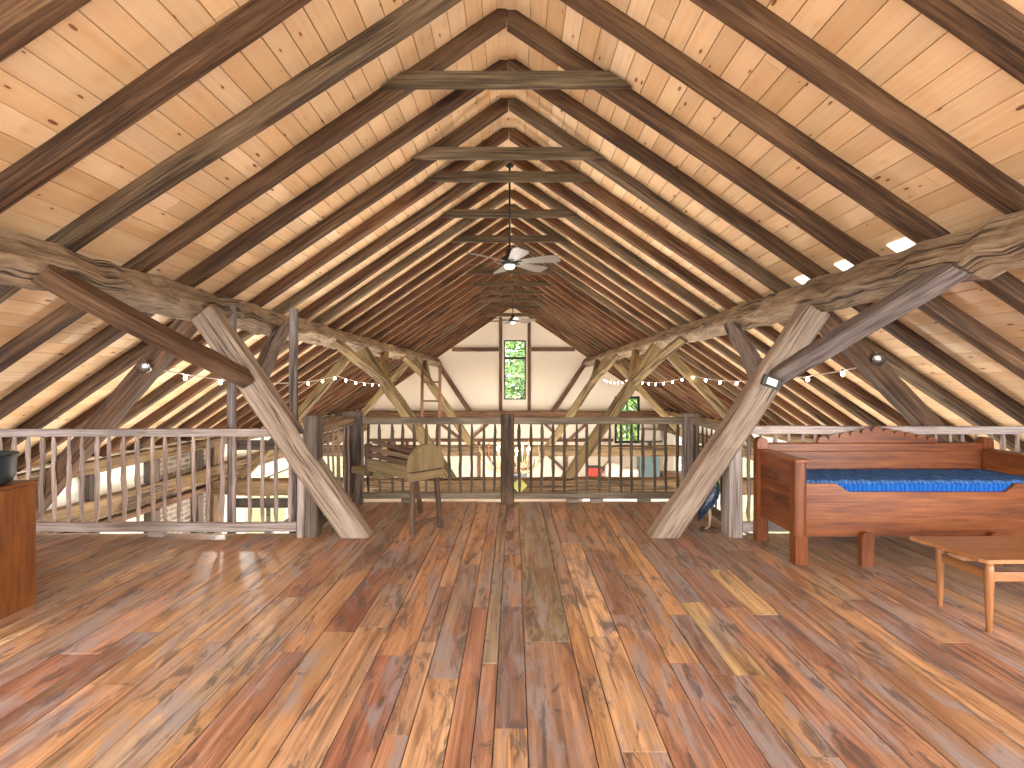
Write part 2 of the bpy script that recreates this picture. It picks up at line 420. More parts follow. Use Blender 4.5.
# ------------------------------------------------------------------ floor of the loft
PAL = {'T': (200, 156, 114), 'L': (226, 188, 140), 'O': (188, 142, 104), 'R': (144, 96, 78), 'G': (154, 138, 126), 'P': (146, 112, 100), 'B': (174, 130, 102), 'K': (186, 156, 132)}
def bcol(k):
    c = PAL[k]; j = R.uniform(0.9, 1.1); mean = (166, 136, 114)
    c = [0.94 * (0.74 * p + 0.26 * q) for p, q in zip(c, mean)]
    return lin([min(255, max(0, x * j + R.uniform(-5, 5))) for x in c])
cols = [(-1.49, -1.3, [(9, 'R')]), (-1.3, -1.2, [(2.3, 'T'), (9, 'O')]), (-1.2, -1.03, [(2.5, 'B'), (3.6, 'O'), (9, 'R')]), (-1.03, -0.864, [(2.7, 'T'), (4, 'R'), (9, 'O')]),
        (-0.864, -0.68, [(2.755, 'L'), (4.2, 'B'), (9, 'O')]), (-0.68, -0.5, [(2.47, 'R'), (4.4, 'O'), (9, 'T')]), (-0.5, -0.40, [(1.91, 'T'), (2.6, 'K'), (3.3, 'G'), (9, 'T')]),
        (-0.40, -0.25, [(2.28, 'L'), (3.7, 'G'), (9, 'T')]), (-0.25, -0.154, [(3.0, 'R'), (9, 'T')]), (-0.154, -0.077, [(2.4, 'B'), (9, 'G')]), (-0.077, 0.052, [(1.95, 'T'), (3.0, 'G'), (3.9, 'O'), (9, 'O')]),
        (0.052, 0.297, [(2.6, 'P'), (4.3, 'G'), (9, 'K')]), (0.297, 0.39, [(3.2, 'O'), (9, 'G')]), (0.39, 0.56, [(1.824, 'T'), (2.65, 'L'), (4.2, 'L'), (9, 'O')]), (0.56, 0.745, [(2.9, 'B'), (4.0, 'P'), (9, 'B')]),
        (0.745, 0.90, [(2.4, 'P'), (3.5, 'B'), (9, 'O')]), (0.90, 1.02, [(2.3, 'P'), (2.9, 'G'), (9, 'T')]), (1.02, 1.17, [(1.8, 'O'), (2.3, 'O'), (3.07, 'L'), (4.2, 'G'), (9, 'R')]),
        (1.17, 1.39, [(3.0, 'B'), (9, 'B')]), (1.39, 1.55, [(2.9, 'P'), (3.6, 'L'), (9, 'B')]), (1.55, 1.70, [(3.2, 'B'), (9, 'G')]), (1.70, 1.88, [(2.6, 'R'), (4.0, 'P'), (9, 'B')]), (1.88, 2.03, [(9, 'T')]),
        (2.03, 2.2, [(3.1, 'P'), (9, 'G')])]
x = 2.2
while x < WX:
    w = R.uniform(0.13, 0.22); segs = []; y = R.uniform(1, 3)
    while y < 5: segs.append((y, R.choice('GPBPKGR'))); y += R.uniform(1.2, 3)
    segs.append((9, R.choice('GPBK'))); cols.append((x, min(x + w, WX), segs)); x += w
x = -1.49
while x > -WX:
    w = R.uniform(0.14, 0.24); segs = []; y = R.uniform(1, 3)
    while y < 5: segs.append((y, R.choice('TOTBTLORG'))); y += R.uniform(1.2, 3)
    segs.append((9, R.choice('TOKGB'))); cols.append((max(x - w, -WX), x, segs)); x -= w
fl = MB()
for (x0, x1, segs) in cols:
    xm = (x0 + x1) / 2
    ye = YC if XL < xm < XRR else YE
    y0 = BY; yy = []
    first = segs[0][0]; q = first
    while q > BY + 0.6:
        q -= R.uniform(1.6, 3.2)
        if q > BY + 0.5: yy.insert(0, (q, R.choice('TOBRGPLK')))
    for (ys, k) in yy + segs:
        y1 = min(ys, ye)
        if y1 - y0 < 0.05: continue
        dz = R.uniform(-0.0012, 0.0012)
        fl.box((x0 + 0.0022, y0 + 0.0015, -0.03), (x1 - 0.0022, y1 - 0.0015, dz), 0.0, 1, col=bcol(k))
        y0 = y1
        if y1 >= ye: break
# joists' underside deck of the loft, one mesh with the boards
fl.box((-WX, BY, -0.06), (WX, YE, -0.031), 0, 1, col=lin((70, 48, 36)))
fl.box((XL, YE, -0.06), (XRR, YC, -0.031), 0, 1, col=lin((70, 48, 36)))
struct(fl.build('floor', M['floor']))
# edge boards of the loft floor
e = MB(); e.beam((-WX, YE + 0.03, -0.12), (XL - 0.02, YE + 0.03, -0.12), 0.06, 0.235, jit=0.002)
struct(e.build('trim_1', M['railgrey']))
e = MB(); e.beam((XRR + 0.02, YE + 0.03, -0.12), (WX, YE + 0.03, -0.12), 0.06, 0.235, jit=0.002)
struct(e.build('trim_2', M['railgrey']))
e = MB(); e.beam((XL, YC + 0.03, -0.14), (XRR, YC + 0.03, -0.14), 0.06, 0.26, jit=0.002)
struct(e.build('trim_3', M['railbrown']))

# ground floor and land outside
g = MB(); g.box((-WX, BY, -2.8), (WX, GY, -2.7)); struct(g.build('floor_ground', M['ground_floor']))
g = MB(); g.box((-60, -40, -3.0), (60, 70, -2.85)); struct(g.build('ground', M['ground']))

# ------------------------------------------------------------------ roof boards
CP = [(226, 202, 166), (224, 197, 160), (218, 188, 148), (230, 208, 176), (226, 200, 164), (220, 192, 154)]
ce = MB()
for sd in (-1, 1):
    # local: s along slope from the ridge (down), t thickness outward
    d = Vector((sd * cs, 0, -sn)); nrm = Vector((sd * sn, 0, cs))
    o = Vector((XR, 0, ZR + RD))
    s0 = 0.07; Lt = (5.75) / cs
    while s0 < Lt:
        w = 0.142; y = BY - R.uniform(0, 2)
        while y < GY + 0.2:
            ln = R.choice([1.755, 2.34, 2.925, 3.51, 4.1]); y1 = min(y + ln, GY + 0.25); ya = max(y, BY)
            if y1 - ya > 0.05:
                c = R.choice(CP); j = R.uniform(0.95, 1.05); c = lin([min(255, v * j) for v in c])
                a0, a1 = s0 + 0.0018, s0 + w - 0.0018
                prof = [(a0, 0.004), (a0 + 0.003, 0.0), (a1 - 0.003, 0.0), (a1, 0.004), (a1, 0.02), (a0, 0.02)]
                vs, gs = [], []
                for yv in (ya + 0.001, y1 - 0.001):
                    for (a, t) in prof:
                        vs.append(o + d * a + nrm * t + Vector((0, yv, 0))); gs.append((yv, a, t))
                n = 6
                fs = [tuple(range(n)), tuple(reversed(range(n, 2 * n)))] + [(i, i + n, (i + 1) % n + n, (i + 1) % n) for i in range(n)]
                ce.raw(vs, gs, fs, False, c)
            y = y1 if y1 > BY else y + ln
        s0 += w
    # roof deck behind the boards
    vs = [o + d * a + nrm * t + Vector((0, yv, 0)) for yv in (BY - 0.3, GY + 0.4) for (a, t) in [(0.0, 0.021), (Lt + 0.5, 0.021), (Lt + 0.5, 0.08), (0.0, 0.08)]]
    ce.raw(vs, [v.yxz for v in vs], [(0, 1, 2, 3), (7, 6, 5, 4), (0, 4, 5, 1), (1, 5, 6, 2), (2, 6, 7, 3), (3, 7, 4, 0)], False, lin((110, 80, 54)))
# flat ridge board
y = BY
while y < GY + 0.2:
    y1 = min(y + 3.51, GY + 0.25)
    ce.box((XR - 0.075, y, ZR + RD - 0.052), (XR + 0.075, y1 - 0.002, ZR + RD - 0.03), 0.003, 1, col=lin(R.choice(CP))); y = y1
struct(ce.build('ceiling', M['ceil']))

# ------------------------------------------------------------------ rafters
RY0, RDY = 3.73, 0.585
RK = list(range(-3, 25))
def rafter(k, sd, wid, dep, curve):
    mb = MB(); yc = RY0 + RDY * k + wid / 2
    n = 22; vs, gs, fs = [], [], []
    ph = R.uniform(0, 6); ph2 = R.uniform(0, 6)
    c = 0.012
    for i in range(n + 1):
        t = i / n; x = XR + sd * (0.002 + t * 5.62)
        zb = zt(x) - dep + 0.010 * math.sin(t * 9 + ph2) * curve; ztp = zt(x) - 0.004
        yo = 0.022 * curve * math.sin(t * 6 + ph) + R.uniform(-0.004, 0.004)
        w = wid * (1 + 0.10 * math.sin(t * 11 + ph)) / 2
        jj = R.uniform(-0.004, 0.004)
        sec = [(-w + c, zb + jj), (w - c, zb), (w, zb + c), (w, ztp), (-w, ztp), (-w, zb + c + jj)]
        for (a, z) in sec:
            vs.append((x, yc + yo + a, z)); gs.append((t * 6.8, a, z - zb))
    m = 6
    for i in range(n):
        for j in range(m):
            a = i * m + j; b = i * m + (j + 1) % m
            fs.append((a, b, b + m, a + m))
    fs.append(tuple(range(m))); fs.append(tuple(range(n * m, n * m + m)))
    mb.raw(vs, gs, fs)
    return mb
for k in RK:
    for sd in (-1, 1):
        o = rafter(k, sd, (R.uniform(0.082, 0.1) if k > 0 else R.uniform(0.095, 0.112)), RD * R.uniform(0.94, 1.06), (1.5 if (k, sd) == (-1, -1) else R.uniform(0.2, 0.9))).build('rafter', M['rafter'] if k > 2 else M['rafter_grey'] if (k, sd) in ((-1, -1), (2, 1)) else M['rafter_brown'], loc=(XR, RY0 + RDY * k, ZR))
        i = k - RK[0]
        tag(o, 'rough brown roof rafter, %s from the camera on the %s slope' % (ORD[i], 'left' if sd < 0 else 'right'), 'rafter', 'roof rafters')
# ------------------------------------------------------------------ collar ties
for i, k in enumerate([0, 2, 3, 5, 7, 11, 13, 15, 17, 19, 22]):
    Y = RY0 + RDY * k - 0.025
    z0, z1 = 3.53 + R.uniform(-0.01, 0.01), 3.64 + R.uniform(-0.01, 0.01)
    ov = 0.105
    poly = []
    for sd in (-1, 1):
        pass
    xb = lambda z: (ZR + ov - z) / SL
    poly = [(XR - xb(z0), z0), (XR + xb(z0), z0), (XR + xb(z1), z1), (XR - xb(z1), z1)]
    mb = MB(); mb.prism(poly, 1, Y - 0.022, Y + 0.022, 0)
    o = mb.build('collar_tie', M['collar'], loc=(XR, Y, z0))
    tag(o, 'grey-brown plank collar tie under the ridge, %s from the camera' % ORD[i], 'collar tie', 'collar ties under the ridge')

# ------------------------------------------------------------------ purlins
side_n = {-1: 'left', 1: 'right'}
for sd in (-1, 1):
    mb = MB(); c = PC[sd]
    mb.beam((c.x, BY, c.z), (c.x, GY - 0.02, c.z), PS, PS, up=NN[sd], seg=0.12, jit=0.015, cham=0.028, wav=0.014)
    o = mb.build('purlin', M['hewn'], loc=(c.x, 4.4, c.z))
    tag(o, 'long hand-hewn grey-brown purlin beam carrying the %s roof slope' % side_n[sd], 'purlin', 'hewn purlins')

# ------------------------------------------------------------------ bents: leaning posts, braces, struts, tie beams
bents = [4.40, 9.05, 13.75, 18.30]
bname = ['at the loft floor edge', 'second frame from the camera', 'third frame from the camera', 'against the far gable wall']
for bi, Y in enumerate(bents):
    zb = [0.002, -0.39, -0.39, 0.29][bi]
    for sd in (-1, 1):
        c, n = PC[sd], NN[sd]
        top = Vector((c.x, Y, c.z)) - n * 0.112
        bot = top - n * ((top.z - zb) / n.z)
        w = [0.212, 0.2, 0.2, 0.16][bi]
        if bi == 0: bot = bot + Vector((0.045 if sd < 0 else 0.07, 0, 0)); top = top + Vector((0.03 if sd < 0 else 0.06, 0, 0))
        mb = MB(); mb.beam(bot, top, w, w * 0.85, up=(0, 1, 0), seg=0.2, jit=0.006, cham=0.02, cut0=((0, 0, zb), (0, 0, 1)), wav=0.008)
        o = mb.build('leaning_post', M['post'] if bi == 0 else M['oldpost'] if bi < 3 else M['redtie'], loc=bot)
        tag(o, '%s leaning timber post under the %s purlin, %s' % (['thick weathered grey', 'olive-brown', 'tan', 'slender reddish'][bi], side_n[sd], bname[bi]), 'post', 'leaning posts of the timber frames')
        if bi == 3: continue
        # braces along the purlin
        zj = 1.36
        pj = top + (bot - top) * ((top.z - zj) / (top.z - bot.z))
        for dr, nm in ((-1, 'near'), (1, 'far')):
            pp = Vector((c.x - sd * 0.075, Y + dr * 1.52, c.z - 0.05))
            st = Vector((pj.x, Y + dr * 0.09, zj))
            mb = MB(); mb.beam(st, pp, 0.125, 0.135, up=n, seg=0.2, jit=0.005, cham=0.012, wav=0.01)
            o = mb.build('brace', (M['dark'] if False else M['rafter_brown'] if (bi == 0 and sd < 0 and dr < 0) else M['grey'] if bi == 0 else M['oldpost']), loc=st)
            tag(o, '%s brace from the %s leaning post %s to the purlin, %s' % ('brown' if (bi == 0 and sd < 0 and dr < 0) else 'grey' if bi == 0 else 'tan', side_n[sd], 'forward' if dr < 0 else 'backward', bname[bi]), 'brace', 'purlin braces')
        # outer strut down to the wall
        ys = Y + (0.06 if bi == 0 else 0.0)
        s0 = Vector((c.x - sd * -0.03, ys, 1.98)); s1 = Vector((sd * 4.66 if sd > 0 else -4.5, ys, -0.02))
        if bi > 0: s1 = Vector((sd * 4.9, ys, -0.36))
        if bi == 0: s1 = s1 + (s1 - s0).normalized() * 0.3
        mb = MB(); mb.beam(s0, s1, 0.155, 0.15, up=(0, 1, 0), seg=0.25, jit=0.005, cham=0.014, wav=0.015)
        o = mb.build('outer_strut', M['rafter_brown'] if bi == 0 else M['oldpost'], loc=s1)
        tag(o, '%s strut sloping out and down from the %s purlin, %s' % ('dark brown' if bi == 0 else 'tan', side_n[sd], bname[bi]), 'strut', 'outer struts of the timber frames')
    if bi in (1, 2):
        mb = MB(); mb.beam((-5.42, Y, -0.535), (5.42, Y, -0.535), 0.26, 0.285, seg=0.25, jit=0.008, cham=0.025, wav=0.01)
        o = mb.build('tie_beam', M['tie'], loc=(0, Y, -0.68))
        tag(o, '%s horizontal tie beam crossing the open hall behind the middle railing' % ['thick olive-brown', 'farther brown'][bi - 1], 'tie beam', 'tie beams', 'thing')
    if bi == 3:
        mb = MB(); mb.beam((-5.4, Y + 0.02, 0.12), (5.4, Y + 0.02, 0.12), 0.2, 0.33, seg=0.4, jit=0.006, cham=0.02)
        o = mb.build('tie_beam', M['redtie'], loc=(0, Y, 0)); tag(o, 'reddish-brown tie beam across the far gable wall below the tall window', 'tie beam', 'tie beams', 'thing')

# ------------------------------------------------------------------ far gable wall with its windows
W1 = (-0.37, 0.44, 0.70, 2.90); W2 = (3.72, 4.66, -0.92, 0.82); W3 = (0.10, 0.52, -1.62, -1.25)
xs = sorted({-WX, XR, WX, W1[0], W1[1], W2[0], W2[1], W3[0], W3[1]})
gw = MB()
for a, b in zip(xs[:-1], xs[1:]):
    holes = sorted([(w[2], w[3]) for w in (W1, W2, W3) if w[0] <= a + 1e-6 and w[1] >= b - 1e-6])
    z0 = -2.7
    for (h0, h1) in holes + [(None, None)]:
        if h0 is None: pl = [(a, z0), (b, z0), (b, zt(b)), (a, zt(a))]
        else: pl = [(a, z0), (b, z0), (b, h0), (a, h0)]
        gw.prism(pl, 1, GY, GY + 0.22, 0)
        z0 = h1
struct(gw.build('wall_back', M['plaster']))
def window(name, w, Y, muntins, fr=0.045):
    o = MB()
    x0, x1, z0, z1 = w
    for lo, hi in [((x0, z0), (x0 + fr, z1)), ((x1 - fr, z0), (x1, z1)), ((x0 + fr, z0), (x1 - fr, z0 + fr)), ((x0 + fr, z1 - fr), (x1 - fr, z1))]:
        o.box((lo[0], Y, lo[1]), (hi[0], Y + 0.08, hi[1]), 0.004)
    r = struct(o.build(name, M['black'], loc=(x0, Y, z0)))
    mm = MB()
    for (a, b) in muntins:
        mm.box((a[0], Y + 0.01, a[1]), (b[0], Y + 0.07, b[1]), 0.003)
    if muntins:
        ob = mm.build('muntin', M['black']); ob.parent = r; ob.matrix_parent_inverse = r.matrix_basis.inverted()
    p = MB(); p.box((x0 + fr, Y + 0.035, z0 + fr), (x1 - fr, Y + 0.043, z1 - fr))
    ob = p.build('glass_pane', M['glass']); ob.parent = r; ob.matrix_parent_inverse = r.matrix_basis.inverted()
    return r
xm = (W1[0] + W1[1]) / 2; zm = 2.25
window('window_1', W1, GY + 0.04, [((W1[0] + .04, zm - 0.06), (W1[1] - .04, zm + 0.03)), ((xm - 0.015, zm), (xm + 0.015, W1[3] - 0.03)), ((W1[0] + .04, 2.56), (W1[1] - .04, 2.59))])
window('window_2', W2, GY + 0.02, [(((W2[0] + W2[1]) / 2 - 0.02, W2[2] + .05), ((W2[0] + W2[1]) / 2 + 0.02, W2[3] - .05))], 0.09)
window('window_3', W3, GY + 0.04, [], 0.03)

def stick(name, mat, label, cat, grp, p0, p1, w, h, up=(0, 0, 1), **kw):
    mb = MB(); mb.beam(p0, p1, w, h, up=up, seg=0.3, jit=kw.pop('jit', 0.004), **kw)
    return tag(mb.build(name, mat, loc=p0), label, cat, grp)
for i, (sx, nm) in enumerate(((-0.49, 'left'), (0.56, 'right'))):
    stick('wall_stud', M['redtie'], 'slim brown upright timber on the gable wall, %s of the tall window' % nm, 'stud', 'gable wall studs', (sx, GY - 0.055, 0.30), (sx, GY - 0.055, zu(sx) - 0.02), 0.115, 0.1, up=(0, 1, 0))
for i, (a, b, nm) in enumerate(((-2.28, -0.56, 'left'), (0.63, 2.24, 'right'))):
    stick('wall_rail', M['redtie'], 'brown horizontal timber on the gable wall reaching %s from the tall window' % nm, 'rail', 'gable wall rails', (a, GY - 0.05, 2.55), (b, GY - 0.05, 2.55), 0.1, 0.14)
stick('wall_rail', M['redtie'], 'low brown timber band along the gable wall behind the middle railing', 'rail', 'gable wall rails', (-5.4, GY - 0.05, -0.80), (3.65, GY - 0.05, -0.80), 0.09, 0.11)
gb = [((441, 424), (462, 440), 'leftmost short brown brace below the gable tie beam'), ((488, 424), (470, 440), 'short brown brace below the gable tie beam, left of the centre post'),
      ((545, 424), (562, 440), 'short brown brace below the gable tie beam, right of the centre post'), ((586, 424), (569, 440), 'short brown brace below the gable tie beam, beside the right leaning post'),
      ((548, 455), (567, 473), 'long brown brace low on the gable wall right of the antler chandelier'), ((610, 461), (594, 480), 'pale diagonal brace low on the gable wall beside the red crate')]
for (a, b, lb) in gb:
    stick('wall_brace', M['redtie'], lb, 'brace', 'gable wall braces', at(a[0], a[1], GY - 0.05), at(b[0], b[1], GY - 0.05), 0.1, 0.12, up=(0, 1, 0))
for i, px in enumerate((407, 479, 566, 650)):
    p = at(px, 455, GY - 0.06)
    stick('wall_stud', M['redtie'], ['brown stud low on the gable wall behind the straw cutter', 'brown stud low on the gable wall left of the centre post', 'brown stud low on the gable wall right of the antler chandelier', 'brown stud low on the gable wall under the dark window'][i],
          'stud', 'gable wall studs', (p.x, p.y, -2.69), (p.x, p.y, -0.86), 0.11, 0.1, up=(0, 1, 0))

# ------------------------------------------------------------------ side walls
def sidewall(name, sd, holes):
    m = MB(); xw = sd * WX
    ys = sorted({BY, GY} | {h[0] for h in holes} | {h[1] for h in holes})
    for a, b in zip(ys[:-1], ys[1:]):
        z0 = -2.7
        hs = sorted([(h[2], h[3]) for h in holes if h[0] <= a + 1e-6 and h[1] >= b - 1e-6])
        for (h0, h1) in hs + [(0.36, None)]:
            m.box((min(xw, xw + sd * 0.25), a, z0), (max(xw, xw + sd * 0.25), b, h0)); z0 = h1
    return struct(m.build(name, M['white']))
LH = [(10.2, 12.6, -2.1, -0.75), (14.6, 17.2, -2.1, -0.75)]  # left windows assumed, added to let daylight into the hall
RH = [(5.4, 7.6, -2.3, -0.3), (9.6, 12.6, -2.3, -0.3), (14.4, 17.2, -2.1, -0.3)]  # windows either side of the middle one assumed, for more daylight
sidewall('wall_left', -1, LH); sidewall('wall_right', 1, RH)
wn = 4
for sd, hs in ((-1, LH), (1, RH)):
    for h in hs:
        o = MB(); y0, y1, z0, z1 = h; xx = sd * (WX + 0.1); fr = 0.06
        for lo, hi in [((y0, z0), (y0 + fr, z1)), ((y1 - fr, z0), (y1, z1)), ((y0 + fr, z0), (y1 - fr, z0 + fr)), ((y0 + fr, z1 - fr), (y1 - fr, z1)), (((y0 + y1) / 2 - .03, z0 + fr), ((y0 + y1) / 2 + .03, z1 - fr))]:
            o.box((xx - 0.035, lo[0], lo[1]), (xx + 0.035, hi[0], hi[1]), 0.004)
        r = struct(o.build('window_%d' % wn, M['dark'])); wn += 1
        p = MB(); p.box((xx - 0.004, y0 + fr, z0 + fr), (xx + 0.004, y1 - fr, z1 - fr)); p.build('glass_pane', M['glass'], r)
# rear end of the loft: solid at both sides, an assumed unglazed opening between them, left for daylight
rw = MB()
for (a, b) in ((-WX, -4.3), (4.3, WX)):
    rw.prism([(a, -2.7), (b, -2.7), (b, zt(b)), (a, zt(a))], 1, BY - 0.2, BY, 0)
rw.prism([(-4.3, 2.9 if zt(-4.3) > 2.9 else zt(-4.3) - 0.02), (4.3, zt(4.3) - 0.02), (4.3, zt(4.3)), (XR, zt(XR)), (-4.3, zt(-4.3))], 1, BY - 0.2, BY - 0.15, 0) if False else None
rw.prism([(-4.3, -2.7), (4.3, -2.7), (4.3, -0.1), (-4.3, -0.1)], 1, BY - 0.2, BY, 0)
struct(rw.build('wall_front', M['plaster']))
for sd in (-1, 1):
    stick('wall_plate', M['tie'], 'brown timber wall plate under the rafter feet on the %s side wall' % side_n[sd], 'wall plate', 'wall plates', (sd * 5.405, BY + 0.05, 0.265), (sd * 5.405, GY - 0.05, 0.265), 0.16, 0.15, jit=0.008)
    stick('wall_beam', M['tie'], 'thick tan timber rail halfway up the %s side wall' % side_n[sd], 'wall beam', 'side wall beams', (sd * 5.40, YE + 0.2, -0.28), (sd * 5.40, GY - 0.05, -0.28), 0.16, 0.25, jit=0.008)['kind'] = 'thing'
    stick('wall_beam', M['redtie'], 'lower orange-brown timber rail on the %s side wall' % side_n[sd], 'wall beam', 'side wall beams', (sd * 5.42, YE + 0.2, -0.52), (sd * 5.42, 9.9, -0.52), 0.12, 0.09, jit=0.006)['kind'] = 'thing'
for i, (Y, w, nm) in enumerate(((6.4, 0.15, 'dark'), (7.5, 0.16, 'dark brown'), (8.55, 0.17, 'dark brown'), (9.05, 0.26, 'broad orange'))):
    m_ = M['dark'] if i < 3 else M['tie']
    for (z0, z1, lv) in ((-0.15, 0.185, 'upper'), (-1.9, -0.575, 'lower')):
        stick('wall_post', m_, '%s %s post segment in the left side wall, %s from the camera' % (nm, lv, ORD[i]), 'wall post', 'left side wall posts', (-5.43, Y, z0), (-5.43, Y, z1), 0.15, w, up=(0, 1, 0), jit=0.003)
br = MB(); br.box((-5.5, 7.6, -2.4), (-5.465, 8.45, 0.19)); br.box((-5.5, 8.65, -2.4), (-5.465, 8.9, 0.19)); struct(br.build('wall_left_brick', M['brick']))

# ------------------------------------------------------------------ railings
def baluster_mesh(L, r):
    r = r * THIN[0]
    mb = MB(); n = 9; pts, rad = [], []
    for i in range(n):
        t = i / (n - 1); pts.append((R.uniform(-0.004, 0.004), R.uniform(-0.004, 0.004), t * L))
        rad.append(r * (0.55 if i in (0, n - 1) else R.uniform(0.85, 1.15)))
    mb.tube(pts, rad, 7, False, 0.12)
    return mb
PROTO = {}; THIN = [1.0]
def put_bal(parent, x, y, z, L, mk):
    key = (round(L, 3), mk, R.randrange(5), THIN[0])
    if key not in PROTO:
        o = baluster_mesh(L, R.uniform(0.0155, 0.0195)).build('baluster', M[mk]); PROTO[key] = o
    else:
        o = PROTO[key].copy(); COL.objects.link(o)
    o.parent = parent; o.location = (x, y, z); o.rotation_euler = (R.uniform(-.006, .006), R.uniform(-.012, .012), R.uniform(0, 6))
def railing(name, label, p0, p1, ztop, htop, zbot, hbot, sp, mk, bk, wtop=0.07, sides=None, tops=None, blocks=(), off=0.5):
    p0, p1 = Vector(p0), Vector(p1); d = p1 - p0; L = d.length; d.normalize()
    root = empty(name, (p0.x, p0.y, 0)); tag(root, label, 'railing', 'loft railings')
    a = MB(); a.beam((0, 0, ztop - htop / 2), d * L + Vector((0, 0, ztop - htop / 2)), wtop, htop, seg=0.4, jit=0.003, cham=0.006); a.build('top_rail', tops or M[mk], root)
    a = MB(); a.beam((0, 0, zbot + hbot / 2), d * L + Vector((0, 0, zbot + hbot / 2)), 0.055, hbot, seg=0.4, jit=0.003, cham=0.006); a.build('bottom_rail', M[mk], root)
    n = int(L / sp)
    for i in range(n):
        t = (i + off) * L / n + R.uniform(-0.008, 0.008)
        q = d * t
        put_bal(root, q.x, q.y, zbot + hbot - 0.012, ztop - htop - zbot - hbot + 0.03, bk)
    for bx in blocks:
        b = MB(); q = d * bx; b.box((q.x - 0.07, q.y - 0.03, 0.001), (q.x + 0.07, q.y + 0.03, zbot), 0.004); b.build('support_block', M[mk], root)
RYS = 4.375
railing('railing', 'long pale grey loft railing with stick balusters on the left side', (-4.56, RYS, 0), (-1.895, RYS, 0), 0.94, 0.066, 0.045, 0.078, 0.1165, 'railgrey', 'bal', blocks=(1.445,))
railing('railing', 'long pale grey loft railing behind the wooden bench bed', (1.99, RYS, 0), (4.46, RYS, 0), 0.965, 0.07, 0.045, 0.08, 0.1165, 'railgrey', 'bal', blocks=(0.9, 2.6))
RYC = 5.585
railing('railing', 'brown middle railing section left of the dark centre post', (-1.685, RYC, 0), (-0.148, RYC, 0), 0.955, 0.075, 0.05, 0.07, 0.119, 'railbrown', 'balbrown', blocks=(0.5,))
railing('railing', 'brown middle railing section right of the dark centre post', (0.003, RYC, 0), (1.883, RYC, 0), 0.955, 0.075, 0.05, 0.07, 0.119, 'railbrown', 'balbrown', blocks=(0.65, 0.92, 1.45))
THIN[0] = 0.62
railing('railing', 'short railing running back between the two left corner posts', (-1.76, 4.50, 0), (-1.79, 5.50, 0), 0.965, 0.075, 0.05, 0.07, 0.15, 'railbrown', 'bal', tops=M['tie'], wtop=0.1)
railing('railing', 'short railing running back behind the right leaning post', (1.95, 4.53, 0), (1.96, 5.49, 0), 0.965, 0.075, 0.05, 0.07, 0.118, 'railbrown', 'balbrown')
def newel(x0, x1, y0, y1, z, mat, label):
    a = MB(); xm, ym = (x0 + x1) / 2, (y0 + y1) / 2
    a.beam((xm, ym, 0.001), (xm, ym, z), x1 - x0, y1 - y0, up=(0, 1, 0), seg=0.2, jit=0.004, cham=0.012)
    return tag(a.build('newel_post', mat, loc=(xm, ym, 0)), label, 'newel post', 'railing posts')
newel(-1.825, -1.71, 4.33, 4.48, 1.055, M['dark'], 'dark square newel post just behind the left leaning post')
newel(-1.89, -1.828, 4.33, 4.42, 0.90, M['railgrey'], 'short pale post ending the left grey railing at the leaning post')
newel(-1.89, -1.69, 5.50, 5.64, 1.02, M['dark'], 'dark grey newel post at the left far corner beside the straw cutter')
newel(-0.147, 0.0, 5.51, 5.64, 0.99, M['oldnewel'], 'dark brown centre newel post in the middle railing')
newel(1.885, 2.03, 5.50, 5.64, 1.0, M['grey'], 'grey newel post at the right far corner of the railing')
newel(1.87, 1.985, 4.33, 4.52, 0.96, M['railgrey'], 'pale grey newel post beside the bench bed behind the leaning post')

# tall pole frame behind the left railing
root = empty('pole_frame', (-2.42, 4.78, -2.69))
tag(root, 'tall grey pole frame with dark crossbars rising behind the left railing', 'pole frame')
def rel(mb, name, mat, root):
    o = mb.build(name, mat); o.parent = root; o.matrix_parent_inverse = Matrix.Translation(-Vector(root.location)); return o
xa, xb_ = (232 - VX) * 4.78 / F, (293.5 - VX) * 4.78 / F
for xx, zz in ((xa, 2.08), (xb_, 2.05)):
    a = MB(); a.beam((xx, 4.78, -2.69), (xx, 4.78, zz), 0.07, 0.065, up=(0, 1, 0), seg=0.3, jit=0.003, cham=0.012); rel(a, 'pole', M['grey'], root)
for z in (0.74, 0.18, -0.40, -0.98, -1.56):
    a = MB(); a.beam((xa - 0.02, 4.85, z), (xb_ + 0.02, 4.85, z), 0.05, 0.09, seg=0.3, jit=0.003, cham=0.01); rel(a, 'crossbar', M['dark'], root)

# ladder at the far left frame
root = empty('ladder', (-2.05, 12.1, -2.69)); tag(root, 'slim brown ladder leaning in the hall before the third frame at left', 'ladder')
lx = [(422.5 - VX) * 12.4 / F, (440 - VX) * 12.4 / F]
for xx in lx:
    a = MB(); a.beam((xx, 12.1, -2.69), (xx, 12.4, 1.75), 0.07, 0.06, up=(0, 1, 0), seg=0.5, jit=0.002); rel(a, 'rail', M['redtie'], root)
for i in range(9):
    z = 1.35 - (401 - VY) * 12.4 / F + 0.47 - 0.47 * i; t = (z + 2.69) / 4.44
    a = MB(); a.beam((lx[0], 12.1 + 0.3 * t, z), (lx[1], 12.1 + 0.3 * t, z), 0.04, 0.045, seg=0.4, cham=0.008); rel(a, 'rung', M['redtie'], root)

